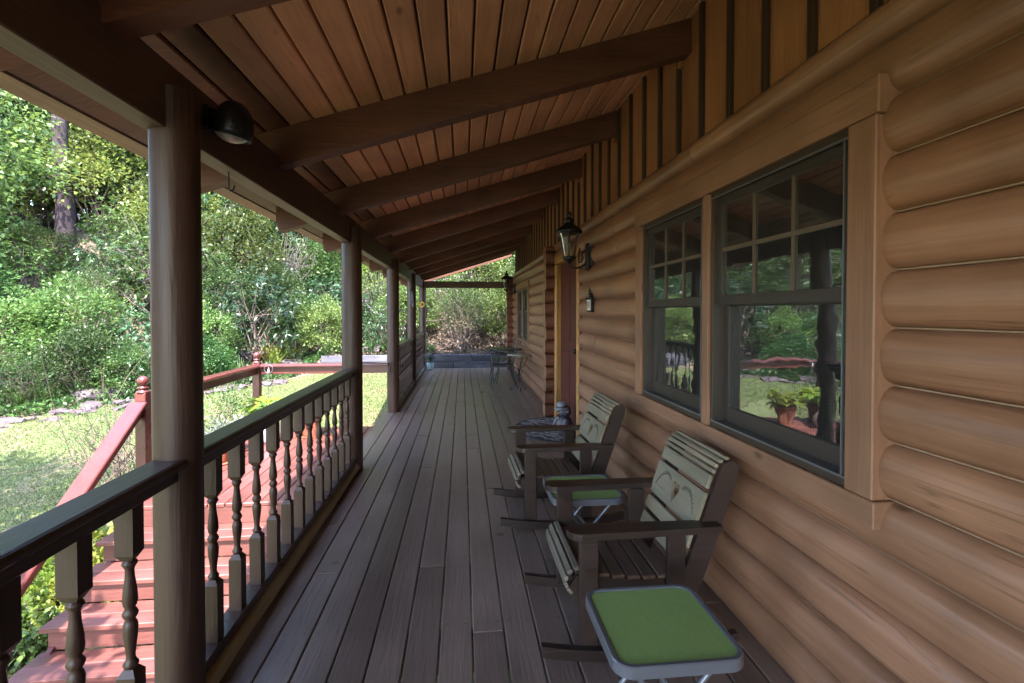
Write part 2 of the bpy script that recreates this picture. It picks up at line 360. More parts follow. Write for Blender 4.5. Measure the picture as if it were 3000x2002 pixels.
# ------------------------------------------------------------------ mesh helpers
class MB:
    def __init__(s): s.v, s.f, s.sm = [], [], []
    def add(s, vs_, fs, smooth=False):
        o = len(s.v); s.v += [tuple(p) for p in vs_]
        for f in fs: s.f.append(tuple(i + o for i in f)); s.sm.append(smooth)
        return s
    def box(s, x0, x1, y0, y1, z0, z1, ch=0.0, mat=None):
        c = min(ch, 0.45 * min(abs(x1 - x0), abs(y1 - y0), abs(z1 - z0)))
        lo, hi = (x0, y0, z0), (x1, y1, z1)
        if c <= 0:
            vs_ = [(hi[0] if i & 1 else lo[0], hi[1] if i & 2 else lo[1], hi[2] if i & 4 else lo[2]) for i in range(8)]
            fs = [(0, 2, 3, 1), (4, 5, 7, 6), (0, 1, 5, 4), (2, 6, 7, 3), (0, 4, 6, 2), (1, 3, 7, 5)]
        else:
            vs_, fs = [], []
            for i in range(8):
                for a in range(3):
                    p = []
                    for k in range(3):
                        h = (i >> k) & 1
                        p.append((hi[k] if h else lo[k]) if k == a else ((hi[k] - c) if h else (lo[k] + c)))
                    vs_.append(p)
            ID = lambda i, a: i * 3 + a
            for a in range(3):
                b, d = (a + 1) % 3, (a + 2) % 3
                for h in (0, 1):
                    q = [(h << a), (h << a) | (1 << b), (h << a) | (1 << b) | (1 << d), (h << a) | (1 << d)]
                    fs.append(tuple(ID(i, a) for i in (q if h else q[::-1])))
                for hb in (0, 1):
                    for hd in (0, 1):
                        i0 = (hb << b) | (hd << d); i1 = i0 | (1 << a)
                        fs.append((ID(i0, b), ID(i1, b), ID(i1, d), ID(i0, d)))
            for i in range(8): fs.append((ID(i, 0), ID(i, 1), ID(i, 2)))
        if mat is not None: vs_ = [mat @ Vector(p) for p in vs_]
        return s.add(vs_, fs)
    def bar(s, p0, p1, w, h, ch=0.004, up=(0, 0, 1)):
        """box from p0 to p1; w across, h along 'up'"""
        p0, p1 = Vector(p0), Vector(p1); d = p1 - p0; L = d.length; d.normalize()
        x = d.cross(Vector(up)).normalized(); z = x.cross(d).normalized()
        m = Matrix((( x.x, d.x, z.x, p0.x), (x.y, d.y, z.y, p0.y), (x.z, d.z, z.z, p0.z), (0, 0, 0, 1)))
        return s.box(-w / 2, w / 2, 0, L, -h / 2, h / 2, ch, m)
    def tube(s, pts, rad, n=8, caps=True, smooth=True):
        pts = [Vector(p) for p in pts]
        if not hasattr(rad, '__len__'): rad = [rad] * len(pts)
        vs_, fs = [], []; ref = None
        for i, p in enumerate(pts):
            t = (pts[min(i + 1, len(pts) - 1)] - pts[max(i - 1, 0)]).normalized()
            if ref is None:
                ref = Vector((0, 0, 1)) if abs(t.z) < 0.9 else Vector((1, 0, 0))
            x = ref - t * ref.dot(t)
            if x.length < 1e-4: x = t.orthogonal()
            x.normalize(); ref = x; y = t.cross(x)
            for k in range(n):
                a = 2 * math.pi * k / n
                vs_.append(p + (x * math.cos(a) + y * math.sin(a)) * rad[i])
        for i in range(len(pts) - 1):
            for k in range(n):
                k2 = (k + 1) % n
                fs.append((i * n + k, i * n + k2, (i + 1) * n + k2, (i + 1) * n + k))
        s.add(vs_, fs, smooth)
        if caps:
            s.add(vs_[:n], [tuple(range(n))[::-1]]); s.add(vs_[-n:], [tuple(range(n))])
        return s
    def lathe(s, prof, c=(0, 0, 0), n=16, mat=None, smooth=True):
        vs_, fs = [], []
        for r, z in prof:
            for k in range(n):
                a = 2 * math.pi * (k + 0.5) / n
                vs_.append(Vector((c[0] + r * math.cos(a), c[1] + r * math.sin(a), c[2] + z)))
        for i in range(len(prof) - 1):
            for k in range(n):
                k2 = (k + 1) % n
                fs.append((i * n + k, i * n + k2, (i + 1) * n + k2, (i + 1) * n + k))
        if mat is not None: vs_ = [mat @ p for p in vs_]
        s.add(vs_, fs, smooth)
        if prof[0][0] > 1e-4: s.add(vs_[:n], [tuple(range(n))[::-1]])
        if prof[-1][0] > 1e-4: s.add(vs_[-n:], [tuple(range(n))])
        return s
    def prism(s, poly, axis, a, b, smooth=False, caps=True):
        """poly: 2D points; axis 'X': (y,z), 'Y': (x,z), 'Z': (x,y)"""
        def P(q, t): return {'X': (t, q[0], q[1]), 'Y': (q[0], t, q[1]), 'Z': (q[0], q[1], t)}[axis]
        n = len(poly)
        vs_ = [P(q, a) for q in poly] + [P(q, b) for q in poly]
        fs = [(i, (i + 1) % n, n + (i + 1) % n, n + i) for i in range(n)]
        s.add(vs_, fs, smooth)
        if caps:
            s.add(vs_[:n], [tuple(range(n))[::-1]]); s.add(vs_[n:], [tuple(range(n))])
        return s
    def mesh(s, name, recalc=True):
        me = bpy.data.meshes.new(name)
        me.from_pydata(s.v, [], s.f)
        me.polygons.foreach_set('use_smooth', s.sm)
        if recalc:
            bm = bmesh.new(); bm.from_mesh(me)
            bmesh.ops.recalc_face_normals(bm, faces=bm.faces)
            bm.to_mesh(me); bm.free()
        me.update()
        return me

def link(o, parent=None):
    COL.objects.link(o)
    if parent is not None: o.parent = parent
    return o
def obj(name, mb, mat, parent=None, recalc=True):
    me = mb.mesh(name, recalc) if isinstance(mb, MB) else mb
    if mat is not None and not me.materials: me.materials.append(M[mat])
    return link(bpy.data.objects.new(name, me), parent)
def tag(o, label=None, cat=None, group=None, kind=None):
    if label: o['label'] = label
    if cat: o['category'] = cat
    if group: o['group'] = group
    if kind: o['kind'] = kind
    return o
def thing(name, label, cat, loc=(0, 0, 0), rz=0, group=None, kind=None):
    o = bpy.data.objects.new(name, None); o.empty_display_size = 0.1
    o.location = loc; o.rotation_euler = (0, 0, rz)
    link(o); return tag(o, label, cat, group, kind)
def copy_tree(o, parent=None):
    c = o.copy(); link(c, parent)
    for ch in list(o.children): copy_tree(ch, c)
    return c

# ------------------------------------------------------------------ measures (metres; x to the house, y along the porch)
Y0, Y1 = -9.0, 12.7            # porch extent; unseen run behind the camera lengthened to dim the near part
WX, WOUT = 1.332, 1.266        # seam and crown of the wall logs
POSTS = [1.83, 4.58, 7.23, 9.86, 12.62]
PX = -1.0
SL = 0.315                     # roof slope
RB = lambda x: 2.247 + SL * (x + 0.99)      # rafter underside
RC = lambda x: RB(x) + 0.205                # roof board underside

# ------------------------------------------------------------------ ground
def y_border(x):
    xs = [-60, -20, -12, -8.6, -6.6, -4.0, -3.4, 60]
    ys = [-20, 4.0, 8.4, 10.2, 11.2, 13.4, 13.75, 13.75]
    return np.interp(x, xs, ys)
def ground_z(x, y):
    x = np.asarray(x, float); y = np.asarray(y, float)
    base = np.where(y > 3, -1.25 + 0.098 * (y - 3), -1.25 + 0.03 * (y - 3))
    base = np.minimum(base, -0.20)
    base = base - 0.05 * np.clip(-x - 6, 0, 6) * 0.3
    D = (y - y_border(x)) * 0.87
    right = np.clip((x + 4.2) / 0.6, 0, 1)             # behind the timber wall the bank starts higher
    hill = np.where(D > 0, 0.45 * right * np.clip(D / 0.06, 0, 1) + 0.14 * D + 0.40 * np.maximum(D - 1.2, 0), 0)
    hill = np.where(D > 8.5, hill - 0.36 * (D - 8.5), hill)
    hill = np.minimum(hill, 9)
    wob = 0.05 * np.sin(x * 0.9 + 1.3) * np.cos(y * 0.7) + 0.03 * np.sin(x * 2.3 + y * 1.7)
    wob = wob * np.clip((np.hypot(x + 1, y - 6) - 3) / 5, 0, 1)
    return base + hill + wob * (1 + np.clip(D, 0, 6))

def build_ground():
    def axis(lo, hi, a, b, fine, coarse):
        pts = list(np.arange(a, b, fine)); st = fine; p = a
        while p > lo: st = min(coarse, st * 1.25); p -= st; pts.insert(0, p)
        st = fine; p = b
        while p < hi: pts.append(p); st = min(coarse, st * 1.25); p += st
        return np.array(pts)
    gx = axis(-160, 120, -14, 4, 0.16, 8); gy = axis(-120, 170, 1, 17, 0.16, 8)
    X, Y = np.meshgrid(gx, gy); Z = ground_z(X, Y)
    nx, ny = len(gx), len(gy)
    v = np.stack([X.ravel(), Y.ravel(), Z.ravel()], 1)
    i = np.arange(nx - 1)[None, :] + nx * np.arange(ny - 1)[:, None]; i = i.ravel()
    f = np.stack([i, i + 1, i + 1 + nx, i + nx], 1)
    me = bpy.data.meshes.new('ground')
    me.from_pydata(v.tolist(), [], f.tolist())
    me.polygons.foreach_set('use_smooth', np.ones(len(f), bool))
    at = me.attributes.new('bank', 'FLOAT', 'POINT')
    at.data.foreach_set('value', np.clip((v[:, 1] - y_border(v[:, 0]) + 0.35) / 0.6, 0, 1).astype(np.float32))
    m, n, l, b = nmat('ground_cover')
    tc = n.new('ShaderNodeTexCoord')
    a = n.new('ShaderNodeAttribute'); a.attribute_name = 'bank'
    def noise(sc, det=6):
        q = n.new('ShaderNodeTexNoise'); q.inputs['Scale'].default_value = sc; q.inputs['Detail'].default_value = det
        l.new(tc.outputs['Object'], q.inputs['Vector']); return q
    def ramp(src, c0, c1, p0=0.35, p1=0.65):
        r = n.new('ShaderNodeValToRGB')
        r.color_ramp.elements[0].position = p0; r.color_ramp.elements[0].color = (*c0, 1)
        r.color_ramp.elements[1].position = p1; r.color_ramp.elements[1].color = (*c1, 1)
        l.new(src, r.inputs['Fac']); return r
    gr = ramp(noise(38).outputs['Fac'], (0.08, 0.10, 0.035), (0.165, 0.178, 0.072))
    soil = ramp(noise(30).outputs['Fac'], (0.17, 0.115, 0.075), (0.30, 0.22, 0.155))
    worn = ramp(noise(0.85, 5).outputs['Fac'], (0, 0, 0), (1, 1, 1), 0.52, 0.66)
    lit = ramp(noise(24).outputs['Fac'], (0.07, 0.05, 0.035), (0.24, 0.175, 0.14))
    m1 = n.new('ShaderNodeMix'); m1.data_type = 'RGBA'
    l.new(worn.outputs['Color'], m1.inputs['Factor']); l.new(gr.outputs['Color'], m1.inputs['A']); l.new(soil.outputs['Color'], m1.inputs['B'])
    m2 = n.new('ShaderNodeMix'); m2.data_type = 'RGBA'
    l.new(a.outputs['Fac'], m2.inputs['Factor']); l.new(m1.outputs['Result'], m2.inputs['A']); l.new(lit.outputs['Color'], m2.inputs['B'])
    l.new(m2.outputs['Result'], b.inputs['Base Color'])
    b.inputs['Roughness'].default_value = 0.95
    bp = n.new('ShaderNodeBump'); bp.inputs['Strength'].default_value = 0.8; bp.inputs['Distance'].default_value = 0.05
    l.new(noise(55).outputs['Fac'], bp.inputs['Height']); l.new(bp.outputs['Normal'], b.inputs['Normal'])
    me.materials.append(m)
    tag(link(bpy.data.objects.new('ground', me)), 'lawn rising to a wooded bank of leaf litter', 'ground', kind='structure')
build_ground()

# ------------------------------------------------------------------ porch floor
floor = thing('porch_floor', 'brown painted plank floor of the covered porch', 'floor', kind='structure')
JOINTS = {-1: [2.79, 6.33, 9.9], -2: [4.59, 8.2], -4: [3.99, 7.55, 11.0], -5: [2.78, 6.35, 9.7], 1: [2.19, 5.19, 5.78, 9.3],
          2: [3.99, 7.6], 3: [4.58, 8.4], 0: [1.0, 7.9], -3: [1.6, 5.8, 10.3], 4: [2.8, 6.9], 5: [5.1, 9.9], 6: [3.4, 7.5], -6: [3.4, 8.0]}
PIT = 0.1445
for k in range(-7, 10):
    x0 = -0.1 + PIT * k + 0.003; x1 = x0 + PIT - 0.0065
    if x1 > 1.36: x1 = 1.36
    if k == -7: x0 = -1.125; 
    cuts = [Y0] + sorted(JOINTS.get(k, [2.0 + (k * 1.7) % 3, 6.9 + (k * 0.9) % 2])) + [Y1 + 0.03]
    for a, b in zip(cuts[:-1], cuts[1:]):
        dz = rnd.uniform(-0.0012, 0.0012)
        obj('deck_board', MB().box(x0, x1, a + 0.0015, b - 0.0015, -0.036 + dz, dz, 0.004), 'deck', floor)
for i in range(35):
    y = Y0 + 0.1 + i * 0.62
    obj('joist', MB().box(-1.05, 1.36, y - 0.02, y + 0.02, -0.22, -0.04), 'joist', floor)
scr = MB()
for k in range(-7, 10):
    xc = -0.1 + PIT * k + PIT / 2
    for i in range(16, 35):
        y = Y0 + 0.1 + i * 0.62
        for dx in (-0.042, 0.042):
            x, yy = min(xc + dx, 1.34) + rnd.uniform(-0.005, 0.005), y + rnd.uniform(-0.006, 0.006)
            r_ = 0.0048
            scr.add([(x + r_ * math.cos(R(a)), yy + r_ * math.sin(R(a)), 0.0018) for a in range(0, 360, 60)], [tuple(range(6))])
o = obj('screw_heads', scr, 'joist', floor); o['kind'] = 'stuff'
obj('rim_board', MB().box(-1.125, -1.085, Y0, Y1, -0.25, -0.038, 0.004), 'deck', floor)
obj('rim_board', MB().box(-1.085, 1.36, Y1 - 0.01, Y1 + 0.028, -0.25, -0.04, 0.004), 'deck', floor)
for y in POSTS[1:] + [-0.7]:
    obj('pier', MB().box(-1.08, -0.9, y - 0.09, y + 0.09, float(ground_z(-1, y)) - 0.1, -0.225), 'tie', floor)

# ------------------------------------------------------------------ log house
house = thing('log_house', 'tan half-round log wall of the house along the porch with two windows and a door', 'house', (WX, 4, 0))
def hobj(name, mb, mat, parent=None):
    o = obj(name, mb, mat, parent or house)
    if parent is None: o.matrix_parent_inverse = Matrix.Translation((-WX, -4, 0))
    return o
COURSE = 0.1765
SEAMS = [2.285 - COURSE * k for k in range(14)][::-1]      # from floor up
def log_profile(z0, z1, bulge=WOUT, seam=WX, back=1.43, n=9):
    zc, hz = (z0 + z1) / 2, (z1 - z0) / 2
    pts = [(back, z0 + 0.001)]
    for i in range(n + 1):
        a = -math.pi / 2 + math.pi * i / n
        pts.append((seam - (seam - bulge) * max(0, math.cos(a)) ** 0.78, zc + (hz - 0.0015) * math.sin(a)))
    pts.append((back, z1 - 0.001))
    return pts
def log(z0, z1, a, b, joints=()):
    cs = [a] + sorted(j for j in joints if a + 0.2 < j < b - 0.2) + [b]
    for p, q in zip(cs[:-1], cs[1:]):
        pr = log_profile(z0, z1, WOUT + rnd.uniform(-0.003, 0.003))
        hobj('log', MB().prism(pr, 'Y', p + 0.0015, q - 0.0015, smooth=True), 'log')
WIN = [(1.385, 3.405, 0.80, 2.155), (9.24, 11.1, 0.83, 2.03)]
JT = {3: [3.18], 4: [3.3, 0.6], 2: [4.4], 5: [-1.2], 11: [3.95], 12: [4.05, 0.9], 1: [0.2, 8.9], 6: [4.6], 8: [0.1], 10: [8.6], 9: [-0.9]}
for k in range(13):
    z0, z1 = SEAMS[k], SEAMS[k + 1]
    segs = [(Y0, 5.25), (6.84, 12.3)] if z1 < 2.2 else [(Y0, 12.3)]
    for a, b in segs:
        cur = a
        for (wa, wb, wz0, wz1) in WIN:
            if z1 > wz0 + 0.12 and z0 < wz1 - 0.10 and a < wa < b:
                log(z0, z1, cur, wa, JT.get(k, ())); cur = wb
        log(z0, z1, cur, b, JT.get(k, ()))
# pale caulk bead along each seam
for k in range(1, 14):
    z = SEAMS[k]
    segs = [(Y0, 5.25), (6.84, 12.3)] if z < 2.2 else [(Y0, 12.3)]
    for a, b in segs:
        cur = a; parts = []
        for (wa, wb, wz0, wz1) in WIN:
            if wz0 < z < wz1 and a < wa < b: parts.append((cur, wa)); cur = wb
        parts.append((cur, b))
        for p, q in parts:
            hobj('caulk_bead', MB().box(WX - 0.017, WX + 0.01, p, q, z - 0.0028, z + 0.0028, 0.001), 'caulk')
# top log and the dark cap strip under the siding
for a, b in [(Y0, -0.3), (-0.3, 2.62), (2.62, 5.6), (5.6, 9.0), (9.0, 12.3)]:
    pr = log_profile(2.285, 2.405, 1.262, 1.33)
    hobj('top_log', MB().prism(pr, 'Y', a + 0.0015, b - 0.0015, smooth=True), 'log')
hobj('cap_strip', MB().box(1.315, 1.43, Y0, 12.3, 2.404, 2.418, 0.002), 'batten')
# vertical siding above
SB = 0.291
i = 0; y = Y0
while y < 12.3:
    yb = min(y + SB, 12.3)
    hobj('siding_board', MB().box(1.352, 1.378, y + 0.001, yb - 0.001, 2.418, RC(1.37) + 0.02, 0.002), 'siding')
    hobj('batten', MB().box(1.328, 1.353, y - 0.017, y + 0.017, 2.4185, RC(1.335) - 0.003, 0.003), 'batten')
    y += SB
hobj('sheathing', MB().box(1.379, 1.43, Y0, 12.3, 2.418, 3.22), 'dark')
# crossing-wall log ends: beside the door and at the far corner
for yc, xo, w in ((6.74, 1.145, 0.20), (12.38, 1.13, 0.20), ):
    ES = SEAMS + [2.285 + 0.08]
    for k in range(14):
        z0, z1 = ES[k], ES[k + 1]; zc, hz = (z0 + z1) / 2, (z1 - z0) / 2
        xe = xo + rnd.uniform(-0.012, 0.012)
        pts = []
        for q in range(14):
            a = 2 * math.pi * q / 14
            ca, sa = math.cos(a), math.sin(a)
            pts.append((yc + w / 2 * math.copysign(abs(ca) ** 0.4, ca), zc + (hz - 0.001) * math.copysign(abs(sa) ** 0.55, sa)))
        mb = MB().prism(pts, 'X', xe, 1.44, smooth=True)
        o = hobj('end_log', mb, 'end_log')
        hobj('cut_end', MB().prism([(yc + (p[0] - yc) * 0.97, zc + (p[1] - zc) * 0.97) for p in pts], 'X', xe - 0.002, xe + 0.004), 'trim', o)

# windows
def window(name_label, ya, yb, z0, z1, units, muntins, open_far=False):
    """outer trim ya..yb, z0..z1; units = list of (y0, y1)"""
    t = bpy.data.objects.new('window', None); link(t, house)
    t.matrix_parent_inverse = Matrix.Translation((-WX, -4, 0))
    t['label'] = name_label
    fx = 1.245
    P = lambda n_, mb, m_: obj(n_, mb, m_, t)
    u0, u1 = min(u[0] for u in units), max(u[1] for u in units)
    zi0, zi1 = z0 + 0.085, z1 - 0.115
    P('head_trim', MB().box(fx - 0.004, 1.36, ya - 0.012, yb + 0.012, zi1, z1, 0.004), 'trim')
    P('sill_trim', MB().box(fx - 0.004, 1.36, ya - 0.012, yb + 0.012, z0, zi0, 0.004), 'trim')
    P('side_trim', MB().box(fx, 1.36, ya, u0, zi0 + 0.001, zi1 - 0.001, 0.004), 'trim_v')
    P('side_trim', MB().box(fx, 1.36, u1, yb, zi0 + 0.001, zi1 - 0.001, 0.004), 'trim_v')
    for (a0, a1), (b0, b1) in zip(units[:-1], units[1:]):
        P('mullion_trim', MB().box(fx + 0.002, 1.37, a1, b0, zi0 + 0.001, zi1 - 0.001, 0.003), 'trim_v')
    for (a, b) in units:
        zm = zi0 + (zi1 - zi0) * 0.535
        # outer frame (jambs, head, sill) set back inside the trim
        P('frame', MB().box(1.262, 1.40, a, a + 0.022, zi0, zi1, 0.002).box(1.262, 1.40, b - 0.022, b, zi0, zi1, 0.002)
          .box(1.262, 1.40, a + 0.022, b - 0.022, zi1 - 0.028, zi1, 0.002).box(1.262, 1.40, a + 0.022, b - 0.022, zi0, zi0 + 0.03, 0.002), 'sash')
        P('track', MB().box(1.256, 1.264, a + 0.004, b - 0.004, zi0 + 0.028, zi0 + 0.036).box(1.256, 1.264, a + 0.004, b - 0.004, zi1 - 0.036, zi1 - 0.028)
          .box(1.256, 1.264, a + 0.024, a + 0.03, zi0 + 0.036, zi1 - 0.036), 'sash_edge')
        A, B = a + 0.022, b - 0.022
        P('screen', MB().add([(1.271, A, zi0 + 0.03), (1.271, B, zi0 + 0.03), (1.271, B, zi1 - 0.028), (1.271, A, zi1 - 0.028)], [(0, 1, 2, 3)]), 'screen')
        # upper sash (outer plane) and lower sash (inner plane)
        for (n0, n1, xs) in ((zm - 0.018, zi1 - 0.028, 1.285), (zi0 + 0.03, zm + 0.018, 1.325)):
            fr = MB()
            fr.box(xs, xs + 0.03, A, A + 0.042, n0, n1, 0.003).box(xs, xs + 0.03, B - 0.042, B, n0, n1, 0.003)
            bt = 0.05 if xs < 1.3 else 0.075
            fr.box(xs, xs + 0.03, A + 0.042, B - 0.042, n1 - 0.042, n1, 0.003).box(xs, xs + 0.03, A + 0.042, B - 0.042, n0, n0 + bt, 0.003)
            sa = P('sash', fr, 'sash')
            if xs < 1.3 or not muntins: pass
            P('pane', MB().box(xs + 0.012, xs + 0.016, A + 0.04, B - 0.04, n0 + bt - 0.002, n1 - 0.04), 'glass')
            if xs < 1.3 and muntins:
                ga, gb, g0, g1 = A + 0.042, B - 0.042, n0 + bt, n1 - 0.042
                for q in (1, 2):
                    yy = ga + (gb - ga) * q / 3
                    P('muntin', MB().box(xs + 0.003, xs + 0.011, yy - 0.007, yy + 0.007, g0, g1), 'muntin')
                P('muntin', MB().box(xs + 0.0025, xs + 0.0115, ga, gb, (g0 + g1) / 2 - 0.009, (g0 + g1) / 2 + 0.009), 'muntin')
window('wide double window with six-pane upper sashes beside the rocking chairs', 1.365, 3.425, 0.785, 2.168, [(1.475, 2.378), (2.442, 3.315)], True)
window('narrow-looking double window past the door', 9.2, 11.14, 0.80, 2.06, [(9.28, 10.14), (10.2, 11.06)], False)

# door in its recess
door = bpy.data.objects.new('door', None); link(door, house); door.matrix_parent_inverse = Matrix.Translation((-WX, -4, 0))
door['label'] = 'dark red-brown wooden front door set in the log wall'
D_ = lambda n_, mb, m_: obj(n_, mb, m_, door)
D_('jamb', MB().box(1.31, 1.46, 5.252, 5.33, 0.0, 2.10, 0.004), 'batten')  # near jamb coloured dark to paint the shadow gap beside the log ends
D_('jamb', MB().box(1.30, 1.46, 6.58, 6.63, 0.0, 2.10, 0.004), 'doortrim')
D_('head_jamb', MB().box(1.295, 1.46, 5.28, 6.63, 2.10, 2.17, 0.004), 'doortrim')
D_('casing', MB().box(1.272, 1.299, 6.555, 6.64, 0.0, 2.098, 0.005).box(1.266, 1.273, 6.56, 6.585, 0, 2.095, 0.003).box(1.266, 1.273, 6.61, 6.635, 0, 2.095, 0.003), 'doortrim')
D_('casing', MB().box(1.290, 1.309, 5.345, 5.425, 0.0, 2.098, 0.004).box(1.284, 1.291, 5.35, 5.37, 0, 2.095, 0.003).box(1.284, 1.291, 5.40, 5.42, 0, 2.095, 0.003), 'doortrim')
D_('head_casing', MB().box(1.266, 1.298, 5.25, 6.64, 2.10, 2.19, 0.005), 'doortrim')
leaf = MB().box(1.345, 1.39, 5.331, 6.579, 0.025, 2.099, 0.003)
for (a, b, c, d) in ((5.46, 5.88, 0.25, 0.95), (6.02, 6.44, 0.25, 0.95), (5.46, 5.88, 1.1, 1.95), (6.02, 6.44, 1.1, 1.95)):
    leaf.box(1.337, 1.346, a, b, c, d, 0.006)
D_('door_leaf', leaf, 'door')
D_('threshold', MB().box(1.27, 1.46, 5.331, 6.579, 0.001, 0.024, 0.004), 'batten')
D_('door_handle', MB().lathe([(0.0, 0), (0.028, 0.003), (0.012, 0.012), (0.010, 0.04), (0.028, 0.055), (0.030, 0.07), (0.02, 0.085), (0.0, 0.088)], n=14,
   mat=Matrix.Translation((1.346, 5.47, 1.0)) @ Matrix.Rotation(R(-90), 4, 'Y')), 'blackmetal')
# dim room behind the glass
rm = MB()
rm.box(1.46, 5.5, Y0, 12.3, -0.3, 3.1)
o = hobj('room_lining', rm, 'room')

# ------------------------------------------------------------------ porch roof
roof = thing('porch_roof', 'lean-to porch roof of red-brown boards on dark rafters', 'roof', (0, 4, 2.3))
def robj(name, mb, mat):
    o = obj(name, mb, mat, roof); o.matrix_parent_inverse = Matrix.Translation((0, -4, -2.3)); return o
XW = 1.375
for i in range(-8, 9):
    yc = 2.835 + 1.32 * i
    w = 0.045
    xa, xb = -1.465, 1.353
    poly = [(xa, RB(xa) + 0.0), (-0.985, RB(-0.985)), (xb, RB(xb)), (xb, RC(xb) - 0.002), (xa - 0.02, RC(xa - 0.02) - 0.002)]
    poly[0] = (xa, RB(xa)); poly.insert(0, (xa - 0.025, RB(xa) + 0.07))
    mb = MB().prism(poly, 'Y', yc - w, yc + w)
    robj('rafter', mb, 'rafter')
    robj('rafter_block', MB().bar((1.335, yc + 0.047, RB(1.33) - 0.01), (1.335, yc + 0.075, RB(1.33) - 0.01), 0.03, 0.05, 0.003), 'siding')
# end rafter at the gable end of the porch
xa, xb = -1.465, 1.353
robj('rafter', MB().prism([(xa, RB(xa)), (xb, RB(xb)), (xb, RC(xb) - 0.002), (xa, RC(xa) - 0.002)], 'Y', 12.64, 12.73), 'rafter')
BP = 0.1245
x = -1.56; r_ = 0
while x < 1.40:
    xe = min(x + BP, 1.43)
    off = [0.0, 2.64, 1.32][r_ % 3]
    cuts = [Y0] + [c for c in (-3.765 + off, 0.195 + off, 4.155 + off, 8.115 + off) if c < 12] + [12.95]
    for a, b in zip(cuts[:-1], cuts[1:]):
        g = 0.0055
        th = 0.024
        p = [(x + g, RC(x + g) + 0.005), (x + g + 0.006, RC(x + g + 0.006)), (xe - g - 0.006, RC(xe - g - 0.006)), (xe - g, RC(xe - g) + 0.005), (xe - g, RC(xe) + th), (x + g, RC(x) + th)]
        robj('roof_board', MB().prism(p, 'Y', a + 0.001, b - 0.001), 'ceil' if x > -1.03 else 'rafter')  # boards outside the eave beam take the darker rafter colour
    x += BP; r_ += 1
robj('eave_strip', MB().prism([(-1.63, RC(-1.63) - 0.006), (-1.56, RC(-1.56) - 0.004), (-1.56, RC(-1.56) + 0.04), (-1.63, RC(-1.63) + 0.04)], 'Y', Y0, 12.96), 'eave')
robj('roofing', MB().prism([(-1.66, RC(-1.66) + 0.042), (4.8, RC(4.8) + 0.042), (4.8, RC(4.8) + 0.10), (-1.66, RC(-1.66) + 0.06)], 'Y', Y0 - 0.05, 12.99), 'roofing')
# eave beam on the posts, in lengths that meet over posts
bc = [Y0, -0.7, 4.58, 9.86, 12.74]
for a, b in zip(bc[:-1], bc[1:]):
    robj('eave_beam', MB().box(-1.077, -0.99, a + 0.001, b - 0.001, 2.072, 2.30, 0.004), 'beam')
robj('tie_beam', MB().box(-0.985, 1.28, 12.60, 12.69, 2.07, 2.24, 0.004), 'beam')
robj('hook', MB().tube([(-1.033, 2.30, 2.075), (-1.033, 2.30, 2.03), (-1.028, 2.29, 1.995), (-1.018, 2.285, 1.985), (-1.008, 2.29, 1.995), (-1.006, 2.295, 2.012)], 0.0035, 6), 'blackmetal')

# ------------------------------------------------------------------ posts
def post_mesh(seed, R0=0.088):
    q = random.Random(seed)
    n, rings = 28, 22
    mb = MB(); vs_, fs = [], []
    ph = [q.uniform(0, 6.28) for _ in range(4)]
    def rad(a, z):
        return R0 * (1 + 0.014 * math.sin(2 * a + ph[0]) + 0.01 * math.sin(3 * a + 2.1 * z + ph[1]) + 0.008 * math.sin(z * 5 + ph[2]) + 0.006 * math.sin(7 * a + ph[3]))
    for i in range(rings):
        z = 2.0715 * i / (rings - 1)
        for k in range(n):
            a = 2 * math.pi * k / n
            r = rad(a, z)
            vs_.append((r * math.cos(a), r * math.sin(a), z))
    for i in range(rings - 1):
        for k in range(n):
            fs.append((i * n + k, i * n + (k + 1) % n, (i + 1) * n + (k + 1) % n, (i + 1) * n + k))
    mb.add(vs_, fs, True)
    mb.add(vs_[:n], [tuple(range(n))[::-1]]); mb.add(vs_[-n:], [tuple(range(n))])
    # tongue that stands up behind the beam on the porch side
    pts = [(0.0115, -R0 * 0.95)] + [(max(0.0115, rad(a, 2.07) * math.cos(a)), rad(a, 2.07) * math.sin(a)) for a in [R(t) for t in range(-80, 81, 16)]] + [(0.0115, R0 * 0.95)]
    mb.prism(pts, 'Z', 2.0716, 2.215)
    return mb
PL = ['thick grey-brown log post carrying a floodlight near its top', 'brown log post where the near railing ends at the landing steps',
      'brown log post standing at the far side of the open landing gap', 'brown log post between the two far railing spans', 'brown log post at the end corner of the porch']
for i, y in enumerate(POSTS):
    o = obj('porch_post', post_mesh(i + 3, 0.0755 if i == 0 else 0.088), 'post'); o.location = (PX, y, 0)
    tag(o, PL[i], 'post', 'round posts along the porch edge')

